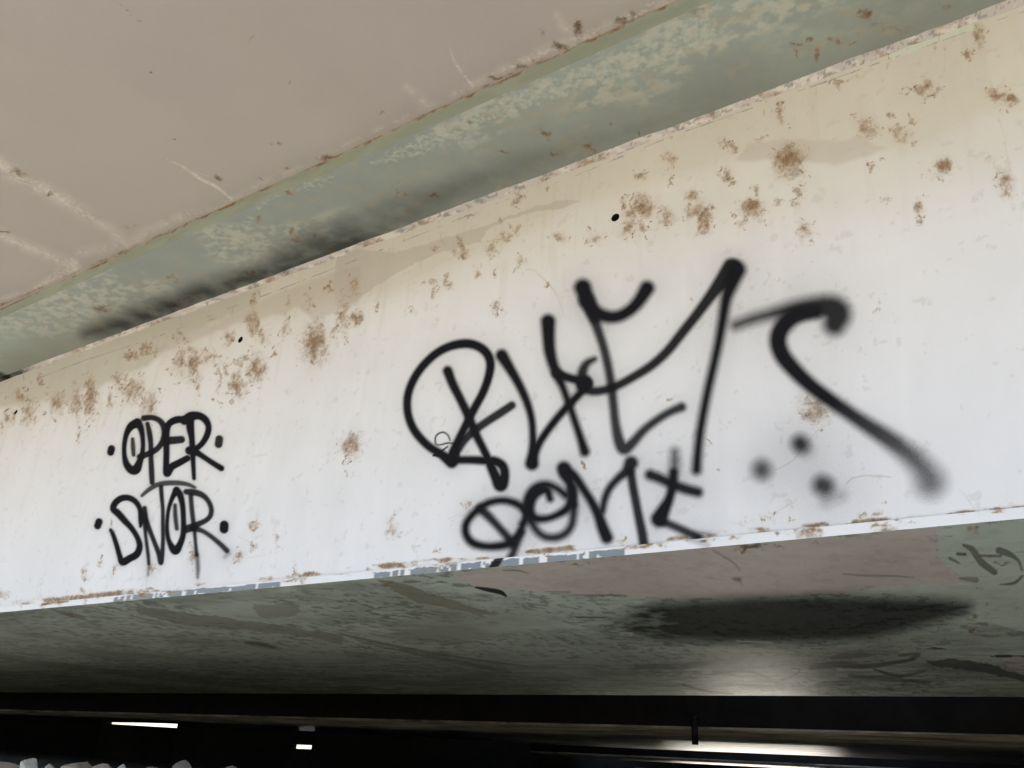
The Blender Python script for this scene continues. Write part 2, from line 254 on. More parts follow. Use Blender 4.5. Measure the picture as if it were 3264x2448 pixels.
# ------------------------------------------------------------------ spray-painted marks, measured on the photograph
K = 1
TAGS = {
 'big': [
  ('A5', 3.5, 1, [(715, 1335, 60), (640, 1280, 40), (560, 1228, 38), (480, 1140, 38), (436, 1040, 36), (428, 930, 36), (455, 830, 36), (515, 730, 36), (605, 640, 36), (700, 588, 38), (800, 568, 42), (880, 583, 42), (940, 628, 42), (966, 695, 40), (955, 780, 38), (920, 880, 36), (862, 990, 36), (820, 1070, 34), (770, 1170, 34), (738, 1240, 38), (715, 1320, 60)]),
  ('A5', 4, 1, [(690, 745, 46), (722, 830, 42), (770, 925, 40), (820, 1030, 40), (875, 1160, 38), (925, 1260, 36), (965, 1350, 44), (1000, 1430, 50), (1033, 1485, 66), (1058, 1420, 46), (1045, 1360, 44), (995, 1330, 44), (930, 1326, 40), (840, 1322, 36), (755, 1322, 34)]),
  ('A5', 3.5, .95, [(1105, 968, 34), (1030, 1018, 36), (940, 1076, 34), (872, 1125, 34), (800, 1190, 34), (745, 1262, 42)]),
  ('A5', 5, 1, [(1040, 645, 62), (1090, 725, 50), (1150, 830, 42), (1200, 940, 38), (1232, 1050, 34), (1242, 1160, 34), (1245, 1260, 50), (1236, 1345, 70), (1250, 1280, 50), (1290, 1200, 38), (1360, 1100, 36), (1430, 1015, 36), (1500, 940, 36), (1560, 875, 38), (1590, 830, 50)]),
  ('A5', 6, 1, [(1340, 425, 76), (1343, 520, 66), (1350, 610, 62), (1372, 700, 54), (1405, 780, 50), (1435, 850, 36), (1472, 950, 36), (1510, 1060, 36), (1550, 1180, 40), (1578, 1268, 50)]),
  ('A5', 4.5, 1, [(1395, 760, 48), (1460, 785, 40), (1530, 805, 42), (1585, 825, 70)]),
  ('A5', 6, .95, [(1580, 820, 66), (1562, 770, 52), (1575, 720, 42), (1600, 690, 34), (1640, 668, 22)]),
  ('A5', 5, .97, [(1550, 845, 40), (1620, 875, 40), (1700, 870, 38), (1790, 840, 38), (1900, 780, 40), (2010, 710, 42), (2110, 620, 44), (2200, 510, 46), (2310, 372, 48), (2400, 250, 56), (2470, 160, 78), (2530, 75, 96)]),
  ('A5', 7, 1, [(1565, 205, 92), (1598, 300, 76), (1640, 400, 50)]),
  ('A5', 6, .93, [(1625, 370, 54), (1670, 500, 44), (1702, 600, 42), (1730, 720, 42), (1750, 840, 42), (1762, 950, 42), (1776, 1080, 44), (1798, 1190, 54), (1830, 1248, 62), (1880, 1218, 48), (1960, 1130, 40), (2050, 1060, 38), (2130, 1012, 38), (2205, 980, 44)]),
  ('A5', 7, 1, [(1590, 290, 84), (1640, 352, 68), (1710, 390, 66), (1790, 392, 62), (1870, 352, 62), (1930, 290, 66), (1982, 210, 78)]),
  ('A6', 8, 1, [(350, 90, 100), (312, 190, 76), (282, 280, 60), (262, 400, 52), (235, 550, 48), (203, 700, 46), (168, 850, 46), (138, 1000, 46), (112, 1150, 46), (96, 1300, 48), (90, 1385, 52)]),
  ('A6', 14, .96, [(345, 448, 52), (450, 410, 56), (560, 380, 62), (700, 350, 90), (850, 328, 112), (960, 340, 150), (1000, 375, 160), (985, 440, 130)]),
  ('A6', 8, 1, [(860, 360, 70, 16, 1), (740, 385, 86, 16, 1), (655, 450, 90, 16, 1), (618, 540, 92, 16, 1), (645, 640, 90, 16, 1), (725, 740, 84, 16, 1), (830, 840, 78, 16, 1), (950, 930, 76, 17, 1), (1080, 1020, 74, 19, .98), (1200, 1100, 82, 21, .96), (1340, 1190, 96, 24, .93), (1460, 1280, 106, 32, .88), (1550, 1370, 124, 40, .84), (1600, 1455, 158, 46, .80), (1602, 1465, 158, 46, .80)]),
  ('A6', 13, .93, [(760, 1215, 92), (765, 1222, 92)]), ('A6', 15, .8, [(512, 1382, 104), (514, 1390, 104)]), ('A6', 14, .88, [(905, 1485, 108), (920, 1492, 108)]), ('A6', 26, .3, [(800, 1255, 60), (805, 1258, 60)]),
  ('A6', 22, .28, [(930, 1590, 50), (1030, 1550, 50)]),
 ],
 'lower': [
  ('D', 6, 1, [(560, 720, 40), (600, 640, 48), (560, 570, 50), (470, 525, 48), (370, 515, 46), (260, 545, 46), (160, 620, 46), (95, 710, 50), (95, 800, 52), (150, 870, 56), (260, 900, 50), (380, 895, 54), (460, 870, 50), (530, 800, 42), (580, 700, 44), (600, 630, 46)]),
  ('D', 6, .96, [(215, 585, 60), (290, 655, 56), (370, 740, 50), (440, 820, 52), (480, 880, 54)]),
  ('D', 6, .93, [(560, 780, 44), (520, 870, 46), (490, 950, 46), (470, 990, 46)]),
  ('D', 6, 1, [(800, 500, 44), (770, 430, 56), (700, 440, 70), (640, 500, 72), (618, 590, 66), (670, 660, 54), (760, 668, 46), (850, 640, 46), (940, 585, 54), (985, 500, 56), (985, 420, 56)]),
  ('D', 7, 1, [(620, 640, 60), (625, 500, 70), (670, 415, 60), (760, 380, 50), (850, 410, 46), (930, 470, 50)]),
  ('D', 7, .95, [(640, 690, 52), (690, 770, 48), (760, 820, 50), (850, 825, 54), (930, 790, 52), (980, 720, 50), (995, 640, 50), (1000, 560, 52)]),
  ('D', 6, 1, [(915, 245, 92), (930, 300, 80), (965, 370, 62), (985, 450, 56), (990, 540, 52)]),
  ('D', 6, 1, [(925, 265, 80), (1000, 310, 62), (1080, 420, 54), (1150, 530, 56), (1205, 640, 66), (1240, 740, 78), (1275, 825, 84)]),
  ('D', 6, .97, [(1240, 600, 40), (1260, 500, 46), (1300, 410, 48), (1370, 330, 50), (1440, 270, 66), (1480, 200, 92)]),
  ('D', 5, .96, [(1478, 280, 50), (1495, 400, 52), (1520, 530, 52), (1545, 660, 54), (1570, 780, 58), (1590, 905, 60)]),
  ('D', 7, .98, [(1640, 300, 70), (1720, 330, 66), (1830, 380, 66), (1940, 420, 68), (2040, 445, 66)]),
  ('D', 13, .85, [(1845, 110, 50), (1845, 200, 60), (1838, 290, 54)]),
  ('D', 6, 1, [(1836, 280, 50), (1825, 400, 56), (1795, 510, 64), (1755, 590, 86), (1715, 670, 112)]),
  ('D', 6, .93, [(1740, 690, 50), (1850, 735, 50), (1950, 780, 52), (2040, 825, 54)]),
  ('D', 13, .6, [(2040, 820, 50), (2130, 815, 24)]),
 ],
 'small_top': [
  ('O', 2, 1, [(700, 300, 110), (610, 350, 90), (550, 450, 64), (517, 600, 56), (515, 750, 58), (545, 880, 80), (610, 960, 100), (680, 955, 110), (730, 850, 80), (765, 740, 60), (778, 620, 54), (770, 480, 60), (745, 370, 80), (700, 300, 110)]),
  ('O', 2, .9, [(632, 530, 40), (638, 640, 52), (645, 750, 44)]),
  ('O', 2, .97, [(790, 235, 66), (900, 225, 62), (1000, 260, 66), (1060, 330, 74), (1080, 430, 70), (1060, 540, 66), (1010, 630, 64), (930, 700, 66), (820, 750, 66), (730, 780, 70)]),
  ('O', 2, .97, [(842, 315, 50), (870, 450, 66), (888, 600, 60), (890, 800, 60), (898, 1000, 66), (905, 1140, 60)]),
  ('O', 2, 1, [(1340, 250, 80), (1240, 260, 84), (1150, 310, 76), (1115, 400, 76), (1105, 520, 80), (1108, 700, 74), (1105, 860, 76), (1115, 1010, 90), (1180, 920, 84), (1290, 860, 80), (1400, 800, 74)]),
  ('O', 2, .97, [(1130, 550, 90), (1220, 545, 90), (1320, 535, 84)]),
  ('O', 2, 1, [(1360, 270, 100), (1450, 210, 110), (1560, 200, 90), (1650, 250, 86), (1700, 350, 74), (1680, 470, 74), (1610, 590, 66), (1520, 670, 64)]),
  ('O', 2, 1, [(1440, 250, 100), (1445, 380, 94), (1465, 520, 72), (1475, 680, 72), (1480, 800, 60), (1488, 940, 54), (1495, 1080, 46)]),
  ('O', 2.2, 1, [(1430, 690, 100), (1500, 700, 90), (1600, 760, 66), (1750, 860, 66), (1880, 940, 72)]),
  ('O', 2, 1, [(335, 665, 84), (322, 715, 84)]), ('O', 2, .95, [(1852, 530, 92), (1842, 600, 92)]),
 ],
 'small_low': [
  ('N', 2.5, .85, [(760, 265, 34), (880, 165, 52), (1000, 105, 56), (1150, 85, 60), (1300, 88, 56), (1420, 110, 46), (1510, 150, 30)]),
  ('N', 2, 1, [(740, 700, 30), (745, 600, 60), (735, 460, 60), (680, 360, 66), (590, 300, 70), (480, 300, 74), (390, 360, 76), (355, 450, 76), (420, 510, 84), (520, 620, 78), (620, 730, 66), (700, 860, 64), (730, 980, 74), (690, 1090, 84), (590, 1150, 84), (490, 1200, 88), (450, 1120, 66), (410, 980, 60), (360, 830, 54), (320, 750, 40)]),
  ('N', 2.5, .97, [(800, 440, 54), (800, 540, 76), (805, 640, 66), (812, 800, 42), (830, 950, 42), (850, 1100, 42), (860, 1230, 34)]),
  ('N', 4, .4, [(860, 1200, 34), (850, 1380, 30)]),
  ('N', 2, .97, [(800, 540, 60), (860, 720, 56), (930, 900, 54), (1000, 1080, 60), (1030, 1210, 60), (1050, 1080, 54), (1060, 900, 46), (1058, 700, 46), (1055, 450, 44), (1040, 280, 50), (1030, 140, 50)]),
  ('N', 2, 1, [(1250, 190, 90), (1190, 300, 54), (1140, 450, 46), (1120, 620, 44), (1120, 780, 50), (1150, 920, 60), (1230, 1040, 100), (1300, 950, 76), (1345, 800, 66), (1348, 600, 62), (1335, 400, 66), (1300, 260, 80), (1250, 190, 90)]),
  ('N', 3, .92, [(1228, 400, 44), (1235, 560, 54), (1255, 730, 48)]),
  ('N', 2.5, .96, [(1385, 210, 66), (1480, 215, 76), (1600, 250, 70), (1690, 330, 60), (1738, 440, 60), (1730, 540, 60), (1670, 610, 58), (1570, 660, 66), (1470, 710, 90), (1380, 740, 90)]),
  ('N', 2.5, .94, [(1450, 260, 56), (1465, 450, 56), (1485, 620, 56), (1505, 780, 44), (1520, 950, 40), (1535, 1100, 44)]),
  ('N', 5, .7, [(1540, 1100, 48), (1552, 1280, 50), (1548, 1420, 30)]),
  ('N', 3, .93, [(1480, 720, 80), (1620, 765, 56), (1750, 850, 56), (1880, 960, 60), (1960, 1040, 64)]),
  ('N', 2, 1, [(155, 635, 88), (135, 690, 84)]), ('N', 2, 1, [(1923, 680, 106), (1920, 735, 106)]),
  ('N', 8, .35, [(1990, 1080, 40), (1930, 1130, 30)]),
 ],
 'scribble': [
  ('A5', 1.2, .9, [(705, 1195, 10), (690, 1160, 12), (655, 1142, 12), (615, 1165, 12), (610, 1210, 12), (635, 1225, 10), (690, 1212, 12), (730, 1220, 10), (755, 1260, 12), (760, 1310, 14), (720, 1350, 10)]),
  ('A5', 1.2, .95, [(595, 1295, 12), (640, 1270, 14), (690, 1235, 10)]), ('A5', 1.2, .95, [(600, 1292, 14), (640, 1300, 16), (700, 1312, 14)]),
 ],
}
def wide(p, k, add): p[:, 2] = p[:, 2]*k+add; return p
def tag_density(px, py, key):
    d = np.zeros(px.shape, np.float32)
    for c, soft, dens, pts in TAGS[key]: d = 1-(1-d)*(1-stroke(px, py, wide(cv(c, pts), 1.0 if key == 'scribble' else 1.15, 0 if key == 'scribble' else 2.5 if key.startswith('small') else 9), soft*(1.5 if key.startswith('small') else 2.1), dens**.5, .13 if key != 'scribble' else 0))
    return d

RUST = [
 ('A4', [(185, 1010, 35, 60), (370, 950, 38, 50), (500, 950, 24, 75), (595, 900, 30, 90, 1), (560, 980, 14, 30, .9), (860, 870, 46, 62), (775, 805, 26, 40), (960, 970, 38, 56), (50, 1040, 20, 45), (1160, 690, 34, 56), (1250, 710, 32, 76, 1),
   (1360, 650, 42, 22), (1160, 520, 22, 18), (1220, 530, 14, 14), (1640, 440, 26, 66), (1690, 510, 26, 36), (1850, 470, 18, 38), (2045, 560, 56, 78, 1.15), (2075, 460, 12, 25), (1540, 850, 36, 56, 1), (1655, 730, 38, 56, 1), (1490, 530, 18, 34),
   (1415, 800, 13, 60), (1580, 660, 18, 18), (1470, 730, 14, 25), (2135, 200, 18, 12), (1870, 290, 12, 10), (940, 605, 28, 30), (850, 645, 36, 14), (1010, 610, 15, 20), (1280, 850, 14, 42), (720, 940, 14, 34), (520, 1160, 9, 28), (2172, 470, 12, 46),
   (2212, 380, 18, 56), (1775, 640, 12, 20), (130, 900, 36, 22), (1545, 705, 12, 20), (255, 800, 10, 30, .6), (620, 1025, 10, 10), (1380, 940, 6, 6), (10, 1100, 8, 20), (2000, 300, 16, 40, .6), (1640, 300, 12, 30, .6), (1380, 400, 14, 10, .6)]),
 ('A5', [(80, 190, 22, 38), (15, 400, 22, 80), (95, 405, 32, 28, 1), (580, 170, 22, 22), (690, 165, 16, 20), (605, 238, 18, 22), (875, 105, 16, 28), (995, 105, 14, 16), (1150, 45, 24, 28), (230, 330, 10, 12), (445, 375, 8, 10), (1000, 340, 14, 30, .7),
   (70, 1225, 42, 52, 1), (820, 1615, 26, 30, .6), (1590, 1350, 10, 10), (50, 1310, 14, 12, .7), (40, 1410, 10, 12, .6), (1350, 190, 10, 16, .7), (2170, 930, 18, 12, .4)]),
 ('A2', [(1140, 1290, 18, 24), (1060, 1530, 26, 28), (1030, 1415, 12, 12), (1145, 1485, 20, 20), (980, 1620, 26, 34), (765, 1590, 16, 44), (790, 1640, 15, 20), (610, 1610, 12, 15), (1405, 1545, 32, 20, .75), (1650, 1540, 30, 26, .8), (1830, 1305, 20, 26),
   (1860, 1470, 34, 44), (1960, 1340, 54, 44, 1), (1880, 1380, 46, 40), (2100, 1400, 32, 28), (1955, 1480, 18, 28), (1940, 1140, 20, 20), (2130, 1050, 30, 34), (2130, 1180, 8, 8), (1010, 1560, 30, 10, .5), (850, 1385, 12, 10), (1320, 1200, 8, 10)]),
 ('A3', [(630, 730, 22, 38), (255, 925, 16, 14), (325, 970, 18, 18), (290, 945, 24, 8), (510, 890, 16, 10), (680, 1040, 62, 68, 1.15), (650, 960, 14, 30, .7), (280, 1140, 28, 26), (320, 1185, 16, 14), (735, 1235, 22, 22), (630, 1305, 20, 16), (450, 1350, 54, 46, 1),
   (385, 1440, 22, 22), (60, 1270, 30, 34, .9), (100, 1360, 50, 40), (145, 1430, 34, 50, 1), (785, 1500, 36, 36, .85), (470, 1240, 16, 18), (1190, 830, 50, 42), (1400, 860, 46, 34), (1480, 920, 18, 8, 1), (1350, 740, 16, 10), (1490, 780, 16, 12),
   (1570, 570, 30, 38, 1), (1610, 630, 22, 8), (1460, 590, 26, 10, .7), (1660, 580, 22, 12, .7), (2030, 620, 44, 26, 1), (2140, 650, 30, 24, 1), (2060, 690, 40, 14, .5), (1695, 1070, 34, 34, 1), (1660, 1120, 40, 20, .55), (1990, 1020, 30, 16, .5), (2085, 1170, 34, 34, 1),
   (2090, 1250, 34, 24, .7), (1310, 1300, 26, 20, .6), (1525, 1350, 24, 34, .9), (1540, 1430, 10, 20, .7), (1920, 230, 26, 60, .9), (1855, 360, 20, 16), (1010, 540, 20, 14), (1230, 1095, 12, 12), (1290, 1030, 8, 8), (750, 1120, 40, 30, .5), (750, 1330, 20, 30, .5)]),
 ('A6', [(860, 990, 64, 56, .95), (1250, 360, 16, 12, .6), (1280, 310, 12, 8, .5), (60, 270, 4, 4), (165, 1200, 5, 5), (232, 1385, 5, 5, 1), (690, 1605, 12, 10, .6), (1300, 1605, 10, 6, .6)]),
 ('B1', [(1640, 90, 13, 22), (1650, 220, 18, 18), (1800, 195, 11, 32), (1550, 290, 20, 20), (550, 380, 12, 22), (640, 320, 10, 26), (985, 365, 14, 22), (1255, 280, 16, 36), (20, 545, 15, 20), (540, 485, 9, 14), (555, 560, 26, 30, .75), (740, 360, 10, 12),
   (420, 545, 20, 12, .5), (730, 90, 14, 20, .5), (1690, 425, 8, 6), (1285, 440, 6, 8, 1), (1900, 400, 10, 26, .5)]),
 ('B2', [(320, 110, 22, 40, .75), (350, 20, 12, 12, .6), (490, 240, 10, 14, .4), (1820, 195, 8, 10, 1), (620, 265, 20, 6, .5), (170, 375, 10, 6)]),
 ('B3', [(560, 20, 30, 12, .5), (690, 50, 14, 10, .7), (1260, 15, 14, 12, .8), (1180, 20, 20, 8, .6), (2060, 10, 20, 8, .6), (350, 60, 40, 8, .4)]),
]
sat = []
for c, L in RUST:
    for q in L:
        for _ in range(int(3+(q[2]*q[3])**.5/4)):
            a_, d_ = rng.uniform(0, 6.283), rng.uniform(.7, 2.6); e_ = rng.uniform(3.0, 8.5)
            sat.append((c, [(q[0]+q[2]*d_*math.cos(a_), q[1]+q[3]*d_*math.sin(a_)*1.15, e_, e_*rng.uniform(.8, 2.2), rng.uniform(.7, 1.3))]))
WHITE = np.array((.59, .585, .595)); CREAM = np.array((.50, .475, .415)); TAN = np.array((.375, .335, .30)); OLIVE = np.array((.38, .365, .31)); LIGHT = np.array((.55, .532, .503))
def P(c, *p): return cv(c, p)
def cat(*a): return np.vstack(a)
def paint_web(px, py, X, Z):
    n = len(px); col = np.tile(WHITE, (n, 1))
    def zone(poly, c, rag=5, s=60, k=0, mixv=1.0, soft=None):
        m = np.zeros(n)
        for j in range(9 if soft else 3):
            a_ = j*2.4; r_ = (soft or 2.0)*math.sqrt((j+.5)/(9 if soft else 3)); m += inpoly(px+r_*math.cos(a_), py+r_*math.sin(a_), poly, rag, s, k)
        m = (m/(9 if soft else 3)*mixv)[:, None]; col[:] = col*(1-m)+np.asarray(c)*m
    # warm off-white coat fading into the white one
    line = cat(P('F', (-60, 905), (300, 800), (620, 690), (800, 640), (1100, 560), (1500, 520), (1900, 430), (2300, 330)))
    yy = np.interp(px, line[:, 0], line[:, 1]); f = sstep(160, -120, py-yy)[:, None]; col = col*(1-f)+LIGHT*f
    zone(cat(P('F', (840, 640), (1060, 540), (1250, 440), (1600, 345), (1640, 350)), P('A3', (350, 1040), (640, 1000), (1000, 1060), (1200, 1000), (1450, 985), (1650, 930), (1760, 860), (1900, 760), (2230, 715), (2230, -200)), P('F', (1300, 200), (0, 780), (-40, 800))), CREAM, 6, 70, 1, .8, 30)
    zone(P('A4', (-60, 800), (-60, 985), (180, 962), (240, 950), (312, 912), (352, 975), (440, 960), (560, 850), (640, 845), (720, 800), (1000, 690), (1100, 560), (1300, 470), (1650, 330), (1700, 200), (900, 420)), OLIVE, 6, 40, 2, .7, 9)
    zone(P('A4', (1000, 600), (1100, 560), (1300, 470), (1650, 330), (1750, 260), (2212, 90), (2350, 60), (2330, 300), (2212, 350), (2030, 420), (1935, 315), (1850, 370), (1700, 400), (1500, 450), (1250, 560), (1010, 630)), TAN, 4, 30, 3, .5, 8)
    zone(cat(P('A5', (-60, 180), (-10, -60)), P('A2', (350, 1640), (700, 1530), (960, 1450), (1250, 1340), (1450, 1292), (1545, 1296), (1450, 1345), (1250, 1372), (1000, 1450), (945, 1490), (900, 1560)), P('A5', (560, 10), (360, 110), (190, 220), (90, 290), (-20, 350))), TAN, 3, 30, 4, .55)
    zone(P('A3', (425, 930), (640, 906), (860, 905), (1055, 916), (1160, 880), (1230, 940), (1350, 960), (1000, 1075), (760, 1040), (560, 1036), (345, 1048)), TAN, 3, 40, 5, .42, 8)
    zone(P('A3', (1300, 330), (1500, 255), (1900, 120), (1920, 175), (1500, 330), (1340, 390)), (.50, .56, .47), 3, 30, 6, .8)   # green overrun
    zone(P('B1', (-20, 640), (120, 600), (380, 560), (600, 520), (615, 560), (440, 600), (140, 640), (-20, 665)), (.70, .66, .62), 3, 30, 2, .5)
    X, Z = X*100, Z*100
    v = 1+.09*(fbm(X, Z*.25, 5, 1)-.5)*sstep(.3, .7, fbm(X, Z, 60, 4))+.07*(fbm(X, Z, 28, 6)-.5); col *= v[:, None]
    f = (sstep(.64, .74, fbm(X*1.6, Z*.22, 6, 3))*sstep(900, 0, py-np.interp(px, [0, 3264], [1200, 0]))*.16)[:, None]; col[:] = col*(1-f)+np.array((.42, .35, .27))*f   # thin runs
    f = (sstep(.70, .76, fbm(X, Z, 2.6, 5))*.28)[:, None]; col[:] = col*(1-f)+np.array((.40, .37, .33))*f                      # scuffs and specks
    r = np.maximum(spots(px, py, RUST, 1.65), spots(px, py, sat, 1.0))
    pale = np.zeros(n)
    g = fbm(px, py*.35, 14, 2); yl = np.interp(px, [0, 1088, 2176, 3264], [1215, 815, 380, 0])   # grime under the top flange
    r = np.maximum(r, np.clip((g-.66)*4, 0, .55)*sstep(260, 20, py-yl))
    m2 = (abs(py-yl-30-14*vn(px, py, 260, 6)) < 4.2*fbm(px, py, 46, 3)-.7) & (fbm(px, py, 34, 4) > .49)   # flaked line of old paint
    col[m2] = (.30, .29, .29)
    for c, pts in (('B1', [(965, 380, 3), (945, 480, 4), (935, 540, 8), (905, 575, 8)]), ('B2', [(490, 195, 2), (485, 250, 2.5), (497, 300, 2.5), (488, 350, 3)]), ('A5', [(1195, 85, 5), (1250, 95, 4), (1300, 140, 6), (1350, 190, 8), (1400, 260, 3), (1443, 390, 3)]),
                   ('A6', [(585, 1390, 4), (650, 1365, 6), (725, 1315, 6), (780, 1240, 4), (850, 1160, 4), (900, 1110, 3), (980, 1080, 2)]), ('A6', [(1060, 1480, 7), (1100, 1440, 9), (1180, 1425, 9), (1260, 1425, 7), (1350, 1432, 8)]),
                   ('A6', [(1800, 1520, 2), (1850, 1580, 4), (1900, 1655, 3)]), ('B1', [(1925, 330, 2), (1920, 390, 3), (1895, 430, 4)]), ('B2', [(690, 50, 2), (780, 5, 3)]), ('A6', [(610, 1655, 3), (700, 1605, 7)]), ('B1', [(1540, 155, 2), (1660, 215, 2)]), ('B1', [(1600, 300, 2), (1720, 275, 2)])):
        s = stroke(px, py, cv(c, pts), 1.2, .75, 0)[:, None]; col[:] = col*(1-s)+np.array((.42, .36, .31))*s
    for c, pts in (('A6', [(860, 1570, 5), (940, 1555, 6), (1000, 1535, 7), (1050, 1490, 5)]), ('A6', [(1000, 1560, 4), (990, 1600, 4)])):
        s = stroke(px, py, cv(c, pts), 1.2, .5, 0)[:, None]; col[:] = col*(1-s)+WHITE*s
    rl = np.interp(px, [0, 1088, 2176, 3264], [1932, 1822, 1714, 1622])     # rusty seam just above the lip
    edge = np.clip(sstep(16, 2, abs(py-rl+3))*np.clip((fbm(px, py*2, 90, 5)-.46)*7, 0, 1), 0, 1)
    r = np.maximum(r, edge*1.1)
    return col, r, pale

# ------------------------------------------------------------------ near box girder
g1 = thing('box_girder', 'near white painted box girder with black graffiti on its face and green mottled underside', 'bridge girder', 'box girders of the bridge', (0, WEB_Y, H_BOT))
LOC = (0, 0, 0)
zs = np.linspace(H_BOT+LIP, H_TOP, 560)
V, Q = grid(xw, zs, lambda u, v: (u, np.full(u.shape, WEB_Y), v))
px, py = to_px(V[:, 0], V[:, 1], V[:, 2])
wob = (fbm(V[:, 0]*100, V[:, 2]*100, 60, 1)-.5)*.004; V[:, 1] += wob*sstep(0, .1, V[:, 2]-zs[0])*sstep(0, .1, zs[-1]-V[:, 2])
col, rust, pale = paint_web(px, py, V[:, 0], V[:, 2])
dens = {k: tag_density(px, py, k) for k in TAGS}
spray = np.zeros(len(px))
for k in TAGS: spray = 1-(1-spray)*(1-dens[k])
holes = [on_wall(CROP['A2'][0]+1776/2.033, 1410/2.033, WEB_Y), on_wall(1558/2.033, 816+542/2.033, WEB_Y), on_wall(103/2.033, 816+1013/2.033, WEB_Y)]
HR = .0135
keep = np.ones(len(Q), bool)
for h in holes:
    d = np.hypot(V[:, 0]-h[0], V[:, 2]-h[2]); near = (d > 1e-6) & (abs(d-HR) < .0022)
    V[near, 0] = h[0]+(V[near, 0]-h[0])*HR/d[near]; V[near, 2] = h[2]+(V[near, 2]-h[2])*HR/d[near]
    c = V[Q].mean(1); keep &= np.hypot(c[:, 0]-h[0], c[:, 2]-h[2]) > HR*.985
pt = Patch(); pt.add(V, Q, col, rust, pale, spray)
fd = {k: dens[k][Q].max(1) for k in TAGS}
names = list(TAGS); stack = np.stack([fd[k] for k in names]); own = np.where(stack.max(0) > .12, stack.argmax(0), -1)
own = np.where(fd['scribble'] > .3, names.index('scribble'), own)
web = pt.build('web', M_WEB, g1, keep & (own < 0)); web['label'] = 'white steel web face spotted with rust under a cream upper coat'
TL = {'big': 'large soft black spray painted tag with tall letters and three dots', 'lower': 'black spray painted letters low on the web under the large tag',
      'small_top': 'small crisp black tag reading OPER between two dots', 'small_low': 'small black tag reading SNOR with an arc above and two dots', 'scribble': 'thin black marker scribble crossing the large tag'}
for i, k in enumerate(names):
    o = pt.build('graffiti', M_WEB, web, keep & (own == i)); o['label'] = TL[k]
for h, lb in zip(holes, ('largest round hole beside the rust blotches', 'small round hole above the small tag', 'small round hole at the far left')):
    p = Patch(); n = 28; an = np.linspace(0, 2*math.pi, n, endpoint=False)
    V_ = np.vstack([np.stack([h[0]+HR*np.cos(an), np.full(n, y), h[2]+HR*np.sin(an)], 1) for y in (WEB_Y-.0004, WEB_Y+.03, WEB_Y+.06)]+[np.array([[h[0], WEB_Y+.06, h[2]]])])
    q = [(j, (j+1) % n, n+(j+1) % n, n+j) for j in range(n)]+[(n+j, n+(j+1) % n, 2*n+(j+1) % n, 2*n+j) for j in range(n)]+[(2*n+j, 2*n+(j+1) % n, 3*n, 3*n) for j in range(0, n)]
    q = [t for t in q if len(set(t)) == 4]
    p.add(V_, q, (.03, .03, .03)); o = p.build('bolt_hole', M_DARK, web); o['label'] = lb
# weld fillet between web and top flange
p = Patch(); V, Q = grid(xw[::2], np.linspace(0, 1, 5), lambda u, t: (u, WEB_Y-.0005-(.010+.010*fbm(u*100, u*0, 16, 1))*t, H_TOP-(.010+.013*fbm(u*100, u*0+7, 7, 4))*(1-t)-.0002))
px, py = to_px(V[:, 0], V[:, 1], V[:, 2]); c = np.tile(np.array((.40, .37, .35)), (len(px), 1)); m = fbm(px, py*3, 50, 2) > .55; c[m] = (.50, .47, .42); m = fbm(px, py*3, 22, 5) > .62; c[m] = (.22, .215, .20)
dk = spots(px, py, [('A4', [(60, 780, 110, 50, 1), (1900, 150, 60, 30, .8)])])
p.add(V, Q, c, np.clip((fbm(px, py*2, 60, 5)-.5)*3, 0, .7), 0, dk); o = p.build('weld_seam', M_WEB, g1)
# bottom plate: front edge, underside, back
xb = cols(lambda x: on_level(x, 1900, H_BOT), -60, 3700, 4.2); xb = xb[(xb > -8) & (xb < 4)]
xb = np.concatenate([np.linspace(-60, -8.05, 150), np.linspace(-8, xb[0]-.02, 120), xb, np.linspace(xb[-1]+.03, 7, 160)])
yb = np.unique(np.concatenate([[on_level(2400, y, H_BOT)[1] for y in np.arange(1765, 2216, 2.6)], np.linspace(WEB_Y-.012, WEB_Y+.1, 14), [G1]])); yb = yb[(yb >= WEB_Y-.0121) & (yb <= G1)]
bp_ = Patch()
V, Q = grid(xb, yb, lambda u, v: (u, v, np.full(u.shape, H_BOT)), True)
px, py = to_px(V[:, 0], V[:, 1], V[:, 2]); n = len(px)
GREEN = np.array((.56, .635, .55)); MAUVE = np.array((.68, .595, .54)); DOL = np.array((.20, .20, .15)); LG = np.array((.63, .71, .61))
col = np.tile(GREEN, (n, 1)); X, Y = V[:, 0]*100, V[:, 1]*100
f = sstep(.46, .70, fbm(X, Y, 46, 1))[:, None]*.8; col = col*(1-f)+np.array((.37, .41, .33))*f
f = sstep(.57, .63, fbm(X*1.1, Y*.9, 3.0, 2))[:, None]*.8*sstep(.30, .55, fbm(X, Y, 45, 5))[:, None]; col = col*(1-f)+np.array((.21, .24, .205))*f
f = sstep(.60, .66, fbm(X, Y*1.2, 9, 4))[:, None]*.25; col = col*(1-f)+np.array((.16, .19, .165))*f
f = sstep(.62, .68, fbm(X*.5, Y*2.0, 16, 6))[:, None]*.2; col = col*(1-f)+LG*1.15*f
def zone(poly, c, rag=4, s=40, k=0, mx=1.0):
    m = inpoly(px, py, poly, rag, s, k); col[m] = col[m]*(1-mx)+np.asarray(c)*mx
zone(cat(P('B2', (820, 460), (700, 400), (950, 372), (1440, 322), (2212, 250)), P('B3', (900, 175), (1640, 100), (1655, 220), (1650, 300), (1780, 400), (1900, 450), (1250, 478), (1000, 530), (0, 565)), P('B2', (1850, 540), (1500, 532), (1200, 505), (960, 500))), MAUVE, 4, 40, 1, .8)
zone(cat(P('B3', (1640, 120), (1660, 220), (1650, 300), (1790, 410), (1900, 455), (1300, 480), (1160, 520), (1700, 560), (1900, 600), (1900, 700), (2300, 800), (2300, 40))), LG, 3, 60, 2, .8)
